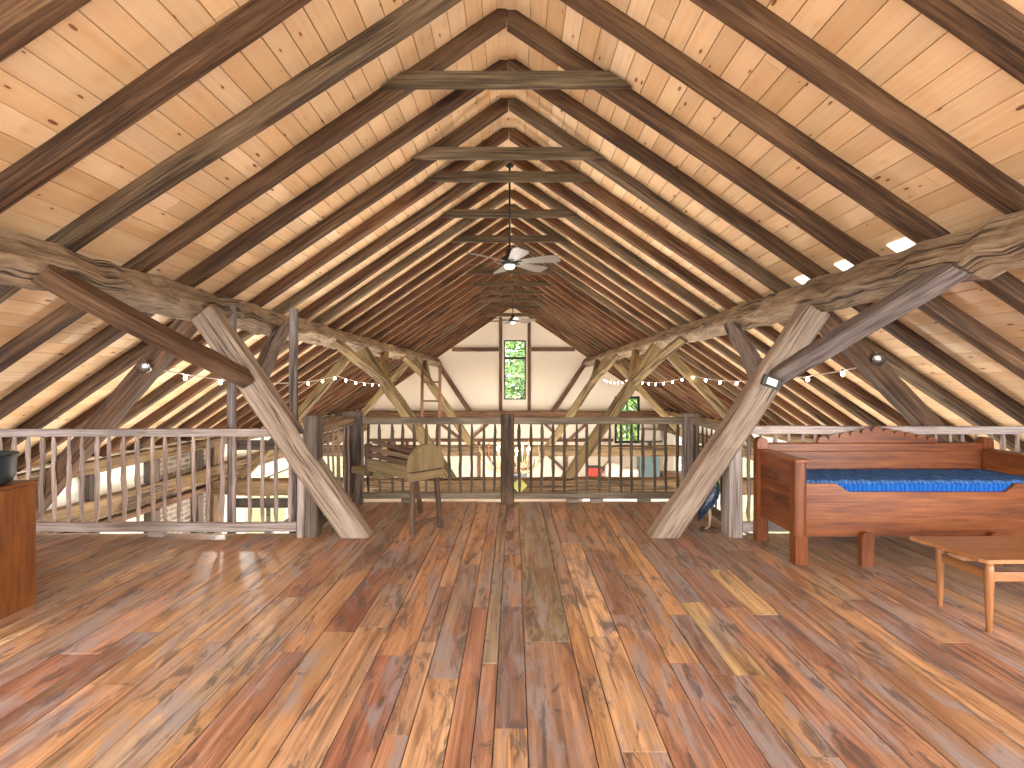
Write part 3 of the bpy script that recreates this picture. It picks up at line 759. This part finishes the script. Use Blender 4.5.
# ------------------------------------------------------------------ ceiling fans
def fan(loc, label, rot):
    root = empty('ceiling_fan', loc); tag(root, label, 'ceiling fan', 'ceiling fans')
    ztop = ZR + RD - 0.052 - loc[2]
    a = MB(); a.tube([(0, 0, 0.12), (0, 0, ztop - 0.08)], 0.0125, 10); a.build('downrod', M['black'], root)
    a = MB(); a.lathe([(0.02, ztop - 0.10), (0.05, ztop - 0.09), (0.065, ztop - 0.04), (0.065, ztop - 0.001)]); a.build('canopy', M['black'], root)
    a = MB(); a.lathe([(0.02, 0.19), (0.045, 0.17), (0.05, 0.10), (0.095, 0.07), (0.105, 0.02), (0.095, -0.015), (0.07, -0.02)], n=24); a.build('motor_housing', M['black'], root)
    a = MB(); a.lathe([(0.07, -0.018), (0.072, -0.035), (0.06, -0.055), (0.035, -0.068), (0.001, -0.072)], n=24); a.build('light_lens', M['lens'], root)
    for k in range(6):
        b = MB(); n = 8; vs, gs, fs = [], [], []
        for i in range(n + 1):
            t = i / n; r = 0.11 + 0.525 * t
            hw = 0.045 + 0.05 * min(1, t * 1.4)
            if i == n: hw *= 0.75
            pit = -0.24
            for (q, z) in ((-hw, 0.004), (hw, 0.004), (hw, -0.004), (-hw, -0.004)):
                vs.append((r, q * math.cos(pit), q * math.sin(pit) + z + 0.02)); gs.append((r, q, z))
        for i in range(n):
            for j in range(4):
                a_ = i * 4 + j; c_ = i * 4 + (j + 1) % 4; fs.append((a_, c_, c_ + 4, a_ + 4))
        fs += [(0, 1, 2, 3), (n * 4 + 3, n * 4 + 2, n * 4 + 1, n * 4)]
        b.raw(vs, gs, fs)
        bo = b.build('blade', M['blade'], root); bo.rotation_euler = (0, 0, rot + k * PI / 3)
        ir = MB(); ir.box((0.07, -0.02, 0.006), (0.16, 0.02, 0.014), 0.003); io = ir.build('blade_iron', M['black'], bo)
fan((-0.055, 6.25, 2.83), 'ceiling fan with six pale blades on a long rod, nearer one', PI / 6 + 0.24)
fan((-0.03, 13.4, 2.98), 'farther small ceiling fan on a long rod before the gable window', PI / 6 + 0.25)

# ------------------------------------------------------------------ string lights
def string(sd, label, ys, zs):
    root = empty('string_light', (sd * 3.2, ys[0], 1.4)); tag(root, label, 'string lights', 'string lights')
    pts = []; bulbs = []
    for a, b, za, zb in zip(ys[:-1], ys[1:], zs[:-1], zs[1:]):
        n = max(6, int((b - a) / 0.115)); 
        for i in range(n):
            t = i / n; pts.append((0, a + (b - a) * t - ys[0], za + (zb - za) * t - 0.5 * (t - t * t) - 1.4))
    w = MB(); w.tube(pts, 0.006, 5); w.build('cable', M['wire'], root)
    for i in range(3, len(pts) - 1, 5):
        p = pts[i]
        b = MB(); b.lathe([(0.007, 0.0), (0.010, -0.010), (0.016, -0.028), (0.017, -0.04), (0.011, -0.053), (0.002, -0.058)], n=12)
        o = b.build('bulb', M['bulb'], root); o.location = p
        b = MB(); b.lathe([(0.004, 0.014), (0.010, 0.01), (0.010, -0.012)], n=10); b.build('socket', M['black'], o)
string(-1, 'string of warm bulbs strung along the left outer struts', [4.52, 9.05, 13.75], [1.46, 1.46, 1.42])
string(1, 'string of warm bulbs strung along the right outer struts', [4.52, 9.05, 13.75, 18.2], [1.50, 1.47, 1.45, 1.5])

# clamp lamps on the outer struts
for sd, px, py, lb in ((-1, 150, 365, 'round silver clamp lamp on the left outer strut'), (1, 873, 357, 'small grey dome lamp on the right outer strut')):
    c = at(px, py, 4.42)
    root = empty('clamp_lamp', c); tag(root, lb, 'lamp', 'clamp lamps')
    a = MB(); a.tube([(0, 0.03, 0), (0, 0.0, -0.0), (0, -0.03, -0.01), (0, -0.07, -0.02), (0, -0.085, -0.025)], [0.02, 0.03, 0.05, 0.062, 0.062], 16); a.build('lamp_shade', M['steel'], root)
    a = MB(); a.tube([(0, -0.085, -0.025), (0, -0.092, -0.027)], [0.055, 0.05], 16); a.build('lamp_lens', M['steel'], root)
    a = MB(); a.box((-0.02, 0.02, -0.02), (0.02, 0.075, 0.02), 0.004); a.build('clamp', M['black'], root)
# flat black floodlight at the joint of the right leaning post
root = empty('floodlight', at(772, 382, 4.10)); tag(root, 'small black floodlight with white face on the right leaning post', 'floodlight')
Mr = Matrix.Rotation(0.35, 4, 'Y')
a = MB(); a.box((-0.075, 0.0, -0.045), (0.075, 0.035, 0.045), 0.006, M=Mr); a.build('housing', M['black'], root)
a = MB(); a.box((-0.04, -0.006, -0.026), (0.04, 0.001, 0.026), 0.002, M=Mr); a.build('lit_face', M['led'], root)

# white LED panels between the rafters above the purlins
for sd in (1,):
    for i in range(-1, 2):
        Y = RY0 + RDY * (i + 0.58); xx = XR + sd * 2.76
        root_c = Vector((xx, Y, zt(xx)))
        d = Vector((sd * cs, 0, -sn)); nrm = Vector((sd * sn, 0, cs))
        Mx = Matrix.Translation(root_c) @ Matrix((( d.x, 0, -nrm.x, 0), (0, 1, 0, 0), (d.z, 0, -nrm.z, 0), (0, 0, 0, 1)))
        a = MB(); a.box((-0.05, -0.085, 0.001), (0.05, 0.085, 0.016), 0.003, M=Mx)
        o = a.build('light_panel', M['led'], loc=root_c)
        tag(o, 'small white light panel above the %s purlin, %s rafter bay of the row' % (side_n[sd], ORD[i + 1]), 'light panel', 'light panels above the purlins')

# ------------------------------------------------------------------ antler chandelier hanging from the third tie beam
cY = 12.75
cc_ = at(513, 466, cY)
root = empty('antler_chandelier', cc_); tag(root, 'antler chandelier with bright bulbs hanging behind the centre post', 'chandelier')
a = MB(); a.lathe([(0.02, 0.12), (0.07, 0.08), (0.09, 0.0), (0.06, -0.08), (0.02, -0.12)], n=14); a.build('hub', M['brown'], root)
a = MB(); a.tube([(0, 0, 0.1), (0, 0.1, 0.36), (0, 0.87, 0.40)], 0.014, 8); a.build('chain', M['black'], root)
for k in range(8):
    an = k * PI / 4 + 0.2; ca, sa = math.cos(an), math.sin(an)
    a = MB()
    P = [(0.05, -0.03), (0.3, -0.13), (0.55, -0.08), (0.74, 0.12), (0.80, 0.38), (0.74, 0.60)]
    a.tube([(r * ca, r * sa, z) for r, z in P], [0.03, 0.036, 0.034, 0.028, 0.02, 0.006], 8)
    for (r, z, dr, dz) in ((0.52, -0.09, 0.06, 0.28), (0.72, 0.1, 0.16, 0.2), (0.79, 0.32, 0.10, 0.2)):
        a.tube([(r * ca, r * sa, z), ((r + dr * .6) * ca, (r + dr * .6) * sa, z + dz * .5), ((r + dr * .7) * ca, (r + dr * .7) * sa, z + dz)], [0.024, 0.017, 0.005], 7)
    a.build('antler', M['bone'] if k % 3 else M['brown'], root)
    a = MB(); r = 0.45; a.lathe([(0.016, 0.0), (0.016, 0.07), (0.03, 0.11), (0.03, 0.14), (0.004, 0.19)], (r * ca, r * sa, 0.33), n=10); b_ = a.build('bulb', M['lens'] if k % 3 else M['bulb'], root)
    a = MB(); a.tube([(r * ca, r * sa, -0.10), (r * ca, r * sa, 0.33)], 0.016, 8); a.build('candle_sleeve', M['bone'], root)

# ------------------------------------------------------------------ ground-floor furniture near the gable
def obox(x0, y0, x1, y1, Y, depth):
    a, b = at(x0, y1, Y), at(x1, y0, Y); return (a.x, Y, a.z), (b.x, Y + depth, b.z)
# long low sideboard carrying the crates
lo, hi = obox(585, 480, 690, 500, 15.2, 0.6)
root = empty('sideboard', ((lo[0] + hi[0]) / 2, 15.5, -2.69)); tag(root, 'long low pale sideboard along the far gable wall at right', 'sideboard')
a = MB(); a.box((lo[0], 15.2, -2.60), (hi[0], 15.8, hi[2] - 0.04), 0.01); rel(a, 'body', M['offwhite'], root)
a = MB(); a.box((lo[0] - 0.03, 15.17, hi[2] - 0.04), (hi[0] + 0.03, 15.83, hi[2]), 0.008); rel(a, 'top', M['offwhite'], root)
for xx in (lo[0] + 0.1, hi[0] - 0.1):
    for yy in (15.26, 15.74):
        a = MB(); a.box((xx - 0.03, yy - 0.03, -2.699), (xx + 0.03, yy + 0.03, -2.60), 0.004); rel(a, 'leg', M['dark'], root)
sbz = hi[2] + 0.001
def crate(name, mat, label, cat, x0, x1, h, Y0, dep, rim=True, lidm=None):
    xa_, xb2 = (x0 - VX) * Y0 / F, (x1 - VX) * Y0 / F
    root = empty(name, ((xa_ + xb2) / 2, Y0 + dep / 2, sbz)); tag(root, label, cat)
    hw, hd = (xb2 - xa_) / 2, dep / 2
    a = MB(); t = 0.02
    a.box((-hw, -hd, 0), (hw, -hd + t, h), 0.004); a.box((-hw, hd - t, 0), (hw, hd, h), 0.004); a.box((-hw, -hd + t, 0), (-hw + t, hd - t, h), 0.004); a.box((hw - t, -hd + t, 0), (hw, hd - t, h), 0.004); a.box((-hw + t, -hd + t, 0), (hw - t, hd - t, t))
    a.build('body', mat, root)
    a = MB(); a.box((-hw - 0.015, -hd - 0.015, h), (hw + 0.015, hd + 0.015, h + 0.03), 0.006); a.build('lid', lidm or mat, root)
crate('crate', M['red'], 'bright red box on the far sideboard below the right leaning post', 'crate', 589, 602, 0.34, 15.3, 0.35, lidm=M['black'])
crate('storage_box', M['bluegrey'], 'blue-grey box stacked tall on the far pale sideboard', 'box', 640, 660, 0.80, 15.3, 0.4)
crate('wooden_box', M['brown'], 'low brown wooden box at the right end of the far sideboard', 'box', 663, 688, 0.16, 15.3, 0.4)
# white cushions heap
for (px, pw, ph, lb) in ((613, 0.5, 0.5, 'white cushion standing on the far sideboard beside the red box'), (630, 0.55, 0.34, 'rumpled white cushion on the far sideboard left of the blue-grey box')):
    cx_ = (px - VX) * 15.4 / F
    bm = bmesh.new(); bmesh.ops.create_icosphere(bm, subdivisions=3, radius=1)
    for v in bm.verts:
        p = v.co; q = Vector((math.copysign(abs(p.x) ** 0.6, p.x) * pw / 2, math.copysign(abs(p.y) ** 0.8, p.y) * 0.13, math.copysign(abs(p.z) ** 0.6, p.z) * ph / 2 + ph / 2))
        v.co = q + Vector((cx_, 15.42, sbz))
    a = MB(); a.raw([v.co.copy() for v in bm.verts], [v.co.copy() for v in bm.verts], [[v.index for v in f.verts] for f in bm.faces], True); bm.free()
    tag(a.build('cushion', M['offwhite'], loc=(cx_, 15.42, sbz)), lb, 'cushion')
# brick pier and grey panel on the gable, right
p0 = at(677, 445, 18.2)
a = MB(); a.box((p0.x - 0.14, 18.22, -2.69), (p0.x + 0.14, 18.46, 0.4 if False else -0.06), 0.006); tag(a.build('brick_pier', M['pink'], loc=(p0.x, 18.3, -2.69)), 'narrow pink brick pier standing at the far gable wall', 'pier')
lo, hi = obox(642, 425, 661, 441, 18.1, 0.25)
root = empty('wall_cupboard', (lo[0], 18.2, lo[2])); tag(root, 'pale grey wall cupboard on a dark shelf beside the dark gable window', 'cupboard')
a = MB(); a.box((lo[0], 18.16, lo[2]), (hi[0], 18.49, hi[2] - 0.2), 0.008); rel(a, 'body', M['steel'] if False else M['offwhite'], root)
a = MB(); a.box((lo[0] - 0.05, 18.14, lo[2] - 0.06), (hi[0] + 0.06, 18.49, lo[2] - 0.001), 0.004); rel(a, 'shelf_board', M['dark'], root)
# small dark screen on a stand under window_3
pz = at(520, 470, 17.6)
root = empty('screen', (pz.x, 17.6, -2.69)); tag(root, 'small dark screen on a stand right of the centre post', 'screen')
a = MB(); a.box((-0.24, 0, 0.80 - 0.1), (0.24, 0.05, 1.02), 0.01); a.build('bezel', M['black'], root)
a = MB(); a.box((-0.21, -0.004, 0.73), (0.21, 0.001, 0.99), 0.001); a.build('glass_face', M['bluegrey'], root)
a = MB(); a.box((-0.03, 0.0, 0.03), (0.03, 0.05, 0.70), 0.005); a.box((-0.2, -0.12, 0), (0.2, 0.16, 0.03), 0.005); a.build('stand', M['black'], root)
# green diamond sign on the second tie beam
c0 = at(519.5, 485.5, 8.9)
a = MB(); s_ = 0.14
a.prism([(c0.x - s_, c0.z), (c0.x, c0.z - s_), (c0.x + s_, c0.z), (c0.x, c0.z + s_)], 1, 8.885, 8.9, 0)
tag(a.build('diamond_sign', M['ltgreen'], loc=(c0.x, 8.9, c0.z)), 'yellow-green diamond plaque on the tie beam right of the centre post', 'sign')

# ------------------------------------------------------------------ straw cutter
root = empty('straw_cutter', (-0.80, 4.55, 0), math.atan2(0.67, -0.74)); tag(root, 'old wooden straw cutter bench with arched end board by the railing', 'straw cutter')
a = MB(); a.box((-0.012, -0.17, 0.54), (0.02, 0.17, 0.56)); a.build('dark_gap_plate', M['black'], root)  # black plate set into the split so that it reads as shade
a = MB(); pl = [(-0.19, 0.555), (0.19, 0.555)]
for i in range(17):
    an = PI * i / 16; pl.append((0.19 * math.cos(an), 0.61 + 0.175 * math.sin(an)))
a.prism(pl, 0, -0.03, 0.03, 2); a.build('arched_end_board', M['cutter'], root)
a = MB(); a.box((-0.036, -0.185, 0.47), (0.034, 0.185, 0.544), 0.006, 1); a.build('cross_board', M['cutter'], root)
for s_ in (-1, 1):
    a = MB(); pl = [(s_ * 0.13, 0.475), (s_ * 0.155, 0.475), (s_ * 0.168, 0.60), (s_ * 0.143, 0.60)]
    a.prism(pl, 0, 0.031, 0.72, 0); a.build('trough_side', M['cutter'], root)
    for q_ in range(2):
        a = MB(); a.beam((0.032, s_ * (0.162 - 0.03 * q_), 0.622 + 0.05 * q_), (0.72, s_ * (0.15 - 0.035 * q_), 0.635 + 0.055 * q_), 0.022, 0.042, seg=0.2, jit=0.002, cham=0.005); a.build('slat', M['cutleg'], root)
a = MB(); a.box((0.036, -0.112, 0.475), (0.74, 0.112, 0.505), 0.003); a.build('trough_floor', M['cutleg'], root)
a = MB(); a.beam((0.08, 0.05, 0.70), (0.70, 0.10, 0.76), 0.05, 0.035, seg=0.2, jit=0.003, cham=0.006); a.build('lever', M['cutleg'], root)
a = MB(); a.lathe([(0.01, 0), (0.028, 0.01), (0.03, 0.03), (0.012, 0.05)], (0.42, 0.07, 0.735), 12); a.build('knob', M['cutleg'], root)
for s_ in (-1, 1):
    a = MB(); a.box((0.722, s_ * 0.13 - 0.03, 0.42), (0.775, s_ * 0.13 + 0.03, 0.74), 0.006, 2); a.build('upright', M['cutleg'], root)
a = MB(); a.box((0.60, -0.095, 0.395), (1.14, 0.095, 0.468), 0.012); a.build('tail_plank', M['cutter'], root)
legs = [((0.02, 0.135, 0.47), (-0.005, 0.155, 0)), ((0.02, -0.135, 0.47), (-0.02, -0.15, 0)), ((1.06, 0.05, 0.40), (1.03, 0.12, 0)), ((0.30, -0.10, 0.475), (0.55, -0.36, 0))]
for (t_, b_) in legs:
    a = MB(); a.beam(Vector(b_) + Vector((0, 0, 0.001)), t_, 0.043, 0.043, up=(1, 0, 0), seg=0.15, jit=0.002, cham=0.008); a.build('leg', M['cutleg'], root)
a = MB(); a.beam((0.0, -0.14, 0.085), (0.0, 0.15, 0.085), 0.02, 0.026, seg=0.2, cham=0.004); a.build('stretcher', M['cutleg'], root)

# ------------------------------------------------------------------ bench bed
root = empty('bench_bed', (2.05, 3.99, 0)); tag(root, 'red-brown pine bench bed with scalloped back crest and blue mattress', 'bed')
BX0, BX1, BF, BB = 2.115, 4.035, 3.67, 4.325
def bp(mb, nm, m_=None): return rel(mb, nm, m_ or M['bed'], root)
for i, xx in enumerate((BX0, BX1)):
    # back posts with rounded heads
    a = MB(); r = 0.045; pl = [(xx + r * math.cos(PI * i_ / 10) + 0.045 * 0, 0.835 + r * math.sin(PI * i_ / 10)) for i_ in range(11)]
    pl = [(xx - 0.045, 0.0), (xx + 0.045, 0.0)] + pl
    a.prism(pl, 1, BB - 0.075, BB, 2); bp(a, 'back_post')
    # front posts, rounded outwards
    a = MB(); pl = [(xx + 0.04 * 1, BF + 0.085), (xx - 0.045, BF + 0.085), (xx - 0.045, BF + 0.03)] + [(xx + 0.045 * -math.cos(PI * k_ / 8), BF + 0.03 - 0.03 * math.sin(PI * k_ / 8)) for k_ in range(1, 8)] + [(xx + 0.045, BF + 0.03), (xx + 0.045, BF + 0.085)]
    a.prism(pl, 2, 0.21, 0.765, 2); a.box((xx - 0.046, BF, 0.0), (xx + 0.046, BF + 0.088, 0.215), 0.006, 2); bp(a, 'front_post')
    a = MB(); a.box((xx - 0.018, BF + 0.08, 0.21), (xx + 0.018, BB - 0.07, 0.755), 0.003, 1)
    bp(a, 'side_panel')
    a = MB(); a.box((xx - 0.055, BF - 0.012, 0.757), (xx + 0.055, BB - 0.076, 0.782), 0.006, 1); bp(a, 'arm_cap')
a = MB(); a.box((BX0 + 0.045, BB - 0.05, 0.30), (BX1 - 0.045, BB - 0.03, 0.757), 0.002); bp(a, 'back_panel')
a = MB(); a.box((BX0 + 0.045, BB - 0.072, 0.758), (BX1 - 0.045, BB - 0.012, 0.83), 0.008); bp(a, 'back_rail')
# scalloped crest
a = MB(); cxm = (876 - VX) * 4.29 / F; hw = (934 - 815) / 2 * 4.29 / F; nb = 11
pl = [(cxm + hw, 0.832), (cxm - hw, 0.832)]
bw = 2 * hw / nb
for i in range(nb):
    base = 0.85 + 0.088 * (1 - abs(i - (nb - 1) / 2) / ((nb - 1) / 2))
    c_ = cxm - hw + bw * (i + 0.5)
    for k_ in range(7):
        an = PI - PI * k_ / 6
        pl.append((c_ + bw * 0.46 * math.cos(an), base + 0.034 * math.sin(an)))
a.prism(pl, 1, BB - 0.055, BB - 0.03, 0); bp(a, 'crest')
# front panel with ogee cut-out
a = MB()
def ogee(x0, x1, z0, z1, n=8):
    return [(x0 + (x1 - x0) * i / n, z0 + (z1 - z0) * (0.5 - 0.5 * math.cos(PI * i / n))) for i in range(n + 1)]
pl = [(BX0 + 0.045, 0.205), (BX1 - 0.045, 0.205), (BX1 - 0.045, 0.597)] + ogee(3.74, 3.63, 0.597, 0.535) + ogee(2.50, 2.37, 0.535, 0.597) + [(BX0 + 0.045, 0.597)]
a.prism(pl, 1, BF + 0.035, BF + 0.06, 0); bp(a, 'front_panel')
for xx in (2.59, 3.53):
    a = MB(); pl = [(xx - 0.045, 0.0), (xx + 0.045, 0.0), (xx + 0.045, 0.215)] + [(xx + 0.045 * math.cos(PI * i / 8), 0.215 + 0.03 * math.sin(PI * i / 8)) for i in range(1, 8)] + [(xx - 0.045, 0.215)]
    a.prism(pl, 1, BF - 0.012, BF + 0.033, 2); bp(a, 'middle_leg')
a = MB(); a.box((BX0 + 0.03, BF + 0.065, 0.30), (BX1 - 0.03, BB - 0.055, 0.33), 0.003); bp(a, 'slat_base')
# mattress: cover with gentle quilting and a bright knitted edge
a = MB(); nx, ny = 90, 26; x0, x1, y0, y1 = BX0 + 0.025, BX1 - 0.025, BF + 0.062, BB - 0.055
vs, gs, fs = [], [], []
for j in range(ny + 1):
    for i in range(nx + 1):
        u, v = i / nx, j / ny; X = x0 + (x1 - x0) * u; Yv = y0 + (y1 - y0) * v
        ed = min(min(u, 1 - u) * (x1 - x0), min(v, 1 - v) * (y1 - y0))
        z = 0.612 - 0.02 * max(0, 1 - ed / 0.03) ** 2 + 0.004 * math.sin(X * 44 + 1.5 * math.sin(Yv * 26)) + 0.003 * mnoise.noise(Vector((X * 3, Yv * 3, 0)))
        vs.append((X, Yv, z)); gs.append((X, Yv, z))
for j in range(ny):
    for i in range(nx):
        q = j * (nx + 1) + i; fs.append((q, q + 1, q + nx + 2, q + nx + 1))
a.raw(vs, gs, fs, True); mo = bp(a, 'mattress_top', M['mat_top'])
a = MB(); a.box((x0, y0 - 0.002, 0.332), (x1, y1, 0.594), 0.012); me_ = bp(a, 'mattress_side', M['mat_side']); me_['label'] = 'bright blue mattress edge'

# ------------------------------------------------------------------ coffee table
root = empty('coffee_table', (3.1, 2.86, 0)); tag(root, 'low honey-coloured coffee table with tapered round legs before the bed', 'coffee table')
a = MB(); a.prism([(2.44, 3.085), (2.47, 2.93), (2.51, 2.70), (2.535, 2.672), (3.70, 2.70), (3.79, 3.10)], 2, 0.377, 0.398, 0); rel(a, 'tabletop', M['teak'], root)
LX, LY = (2.565, 3.62), (2.70, 3.01)
for xx in LX:
    for yy in LY:
        a = MB(); a.lathe([(0.012, 0.0), (0.0125, 0.005), (0.017, 0.12), (0.0225, 0.28), (0.0215, 0.34), (0.017, 0.3765)], (xx, yy, 0), 18); rel(a, 'leg', M['teak'], root)
for yy in LY:
    a = MB(); a.box((LX[0] + 0.018, yy - 0.009, 0.275), (LX[1] - 0.018, yy + 0.009, 0.325), 0.003); rel(a, 'stretcher', M['teak'], root)
for xx in LX:
    a = MB(); a.box((xx - 0.009, LY[0] + 0.018, 0.275), (xx + 0.009, LY[1] - 0.018, 0.325), 0.003, 1); rel(a, 'stretcher', M['teak'], root)

# ------------------------------------------------------------------ cabinet and pot at left
root = empty('cabinet', (-3.35, 2.75, 0)); tag(root, 'orange-brown veneered wooden cabinet cut off at the left edge', 'cabinet')
a = MB(); a.box((-3.80, 2.42, 0.0), (-2.914, 3.05, 0.728), 0.004, 2); rel(a, 'body', M['cab'], root)
a = MB(); a.box((-3.82, 2.40, 0.729), (-2.908, 3.058, 0.752), 0.006, 1); rel(a, 'top', M['cab'], root)
for i, xx in enumerate((-3.79, -3.35)):
    a = MB(); a.box((xx, 2.402, 0.05), (xx + 0.43, 2.419, 0.71), 0.004, 2); d_ = rel(a, 'door', M['cab'], root)
    a = MB(); a.lathe([(0.012, 0), (0.018, 0.012), (0.004, 0.02)], (0, 0, 0), 12); k_ = a.build('knob', M['black'], d_); k_.rotation_euler = (PI / 2, 0, 0); k_.location = (xx + (0.38 if i == 0 else 0.05), 2.402, 0.45)
root = empty('planter', (-3.10, 2.86, 0.753)); tag(root, 'dark teal enamel pot standing on the cabinet at left edge', 'pot')
a = MB(); a.lathe([(0.001, 0.0), (0.135, 0.0), (0.165, 0.015), (0.180, 0.05), (0.186, 0.165), (0.190, 0.172), (0.186, 0.178), (0.176, 0.172), (0.17, 0.06), (0.001, 0.03)], n=36); a.build('body', M['pot'], root)
a = MB(); a.tube([(0.19 * math.cos(i * PI / 18), 0.19 * math.sin(i * PI / 18), 0.174) for i in range(37)], 0.006, 6); a.build('rim', M['black'], root)

# ------------------------------------------------------------------ bird figure behind the right leaning post
root = empty('bird_figure', (1.775, 4.55, 0)); tag(root, 'dark blue bird figure standing behind the foot of the right leaning post', 'bird figure')
a = MB()
P = [(-0.10, 0.075), (-0.085, 0.12), (-0.055, 0.19), (-0.015, 0.26), (0.03, 0.33), (0.055, 0.39), (0.055, 0.43), (0.04, 0.465), (0.015, 0.49), (-0.005, 0.50), (-0.025, 0.498)]
a.tube([(x, 0, z) for x, z in P], [0.004, 0.022, 0.05, 0.066, 0.064, 0.046, 0.03, 0.024, 0.026, 0.024, 0.008], 16, flat=0.85)
a.build('body', M['bird'], root)
a = MB(); a.tube([(-0.028, 0, 0.498), (-0.05, 0, 0.492), (-0.075, 0, 0.48)], [0.010, 0.007, 0.001], 8); a.build('beak', M['birdleg'], root)
a = MB(); a.tube([(0.055, 0, 0.385), (0.058, 0, 0.42), (0.043, 0, 0.46)], [0.049, 0.036, 0.027], 14, flat=0.85); a.build('neck_feathers', M['birdgreen'], root)
for s_ in (-0.025, 0.025):
    a = MB(); a.tube([(0.0 + s_ * 0.5, s_, 0.24), (0.01 + s_ * .5, s_, 0.12), (0.0 + s_ * .5, s_, 0.03)], [0.016, 0.011, 0.009], 8); a.tube([(0.0 + s_ * .5, s_, 0.032), (-0.04 + s_ * .5, s_ * 1.5, 0.026)], [0.009, 0.005], 6); a.build('leg', M['birdleg'], root)
a = MB(); a.lathe([(0.001, 0.0), (0.085, 0.0), (0.08, 0.018), (0.05, 0.028), (0.001, 0.03)], n=16); a.build('base', M['cutleg'], root)

# ------------------------------------------------------------------ trees outside
def tree(x, y, h, r, n, label):
    root = empty('tree', (x, y, -2.85)); tag(root, label, 'tree', 'trees outside')
    t = MB(); t.tube([(0, 0, 0), (0.05, 0, h * 0.3), (0, 0.05, h * 0.6)], [0.2, 0.16, 0.08], 8); t.build('trunk', M['cutleg'], root)
    a = MB(); vs, gs, fs = [], [], []
    for i in range(n):
        u = Vector((R.gauss(0, 1), R.gauss(0, 1), R.gauss(0, 1))).normalized() * (R.random() ** 0.4)
        p = Vector((u.x * r, u.y * r, h * 0.55 + u.z * h * 0.46)); s_ = R.uniform(0.08, 0.17)
        e1 = Vector((R.gauss(0, 1), R.gauss(0, 1), R.gauss(0, .6))).normalized(); e2 = e1.orthogonal().normalized()
        b = len(vs); vs += [p - e1 * s_, p + e2 * s_ * .5, p + e1 * s_, p - e2 * s_ * .5]; gs += [p] * 4; fs.append((b, b + 1, b + 2, b + 3))
    a.raw(vs, gs, fs); o = a.build('crown', M['leaf'], root)
tree(0.4, 24.5, 9.0, 2.6, 9000, 'leafy green tree seen through the tall gable window')
tree(5.8, 24.0, 7.0, 2.4, 7000, 'green tree seen through the dark gable window at right')
tree(10.0, 10.5, 6.0, 2.2, 4000, 'yellow-green tree outside the right side windows')

# ------------------------------------------------------------------ light
w = bpy.data.worlds.new('sky'); SC.world = w; w.use_nodes = True
nt = w.node_tree; bg = nt.nodes['Background']
bg.inputs[0].default_value = (0.93, 0.97, 1.0, 1); bg.inputs[1].default_value = 3.2
def area(name, loc, rot, sx, sy, e, c=(1, 1, 1)):
    l = bpy.data.lights.new(name, 'AREA'); l.shape = 'RECTANGLE'; l.size = sx; l.size_y = sy; l.energy = e; l.color = c
    o = bpy.data.objects.new(name, l); COL.objects.link(o); o.location = loc; o.rotation_euler = rot; return o
def point(name, loc, e, r, c=(1, 0.96, 0.90)):
    l = bpy.data.lights.new(name, 'POINT'); l.energy = e; l.shadow_soft_size = r; l.color = c
    o = bpy.data.objects.new(name, l); COL.objects.link(o); o.location = loc; return o
su = bpy.data.lights.new('sun', 'SUN'); su.energy = 4.0; su.angle = 0.02; su.color = (1, 0.95, 0.86)
so = bpy.data.objects.new('sun', su); COL.objects.link(so); so.rotation_euler = (math.radians(35), math.radians(38), 0)
# area light standing in for daylight through the assumed, unseen rear opening
area('assumed_rear_daylight', (0, BY + 0.05, 1.4), (PI / 2, 0, PI), 8.4, 2.6, 520, (0.95, 0.98, 1.0))
# lamps of the fans and chandelier, then unseen fill added on the ground floor
point('fan_lamp', (-0.055, 6.25, 2.64), 2, 0.07); point('fan_lamp_far', (-0.03, 13.4, 2.8), 3, 0.07)
point('chandelier_lamp', (cc_.x, cY - 0.2, cc_.z + 0.55), 30, 0.3)
for (x_, y_, e_) in ((-3.0, 7.0, 110), (3.0, 7.0, 110), (-2.2, 11.2, 170), (2.2, 11.2, 170), (0, 15.6, 80)):
    point('ground_floor_fill', (x_, y_, -1.9), e_, 0.25)
# unseen fill lights added near the side walls and behind the camera
for sd in (-1, 1):
    point('side_fill_light', (sd * 4.2, 0.9, 0.75), 120, 0.25, (0.92, 0.96, 1.0))
    point('rear_fill_light', (sd * 2.6, -1.6, 1.5), 130, 0.3, (0.98, 0.98, 1.0))
# assumed light hidden low behind the left pole, without mesh, casting floor streaks
point('assumed_streak_light', (-3.52, 6.25, 0.72), 15, 0.035, (1, 0.95, 0.88))

cam = bpy.data.cameras.new('camera'); co = bpy.data.objects.new('camera', cam); COL.objects.link(co)
co.location = (0, 0, HC); co.rotation_euler = (PI / 2, 0, 0)
cam.sensor_width = 36; cam.lens = F / 1024 * 36; cam.shift_x = -2 / 1024; cam.shift_y = -2 / 1024
cam.clip_start = 0.05; cam.clip_end = 300
SC.camera = co
vs_ = SC.view_settings
vs_.view_transform = 'Standard'; vs_.look = 'None'; vs_.gamma = 1.0; vs_.use_curve_mapping = False; vs_.exposure = 1.42
SC.cycles.use_denoising = True
SC.cycles.max_bounces = 8; SC.cycles.diffuse_bounces = 5; SC.cycles.transparent_max_bounces = 12
SC.cycles.sample_clamp_indirect = 4.0
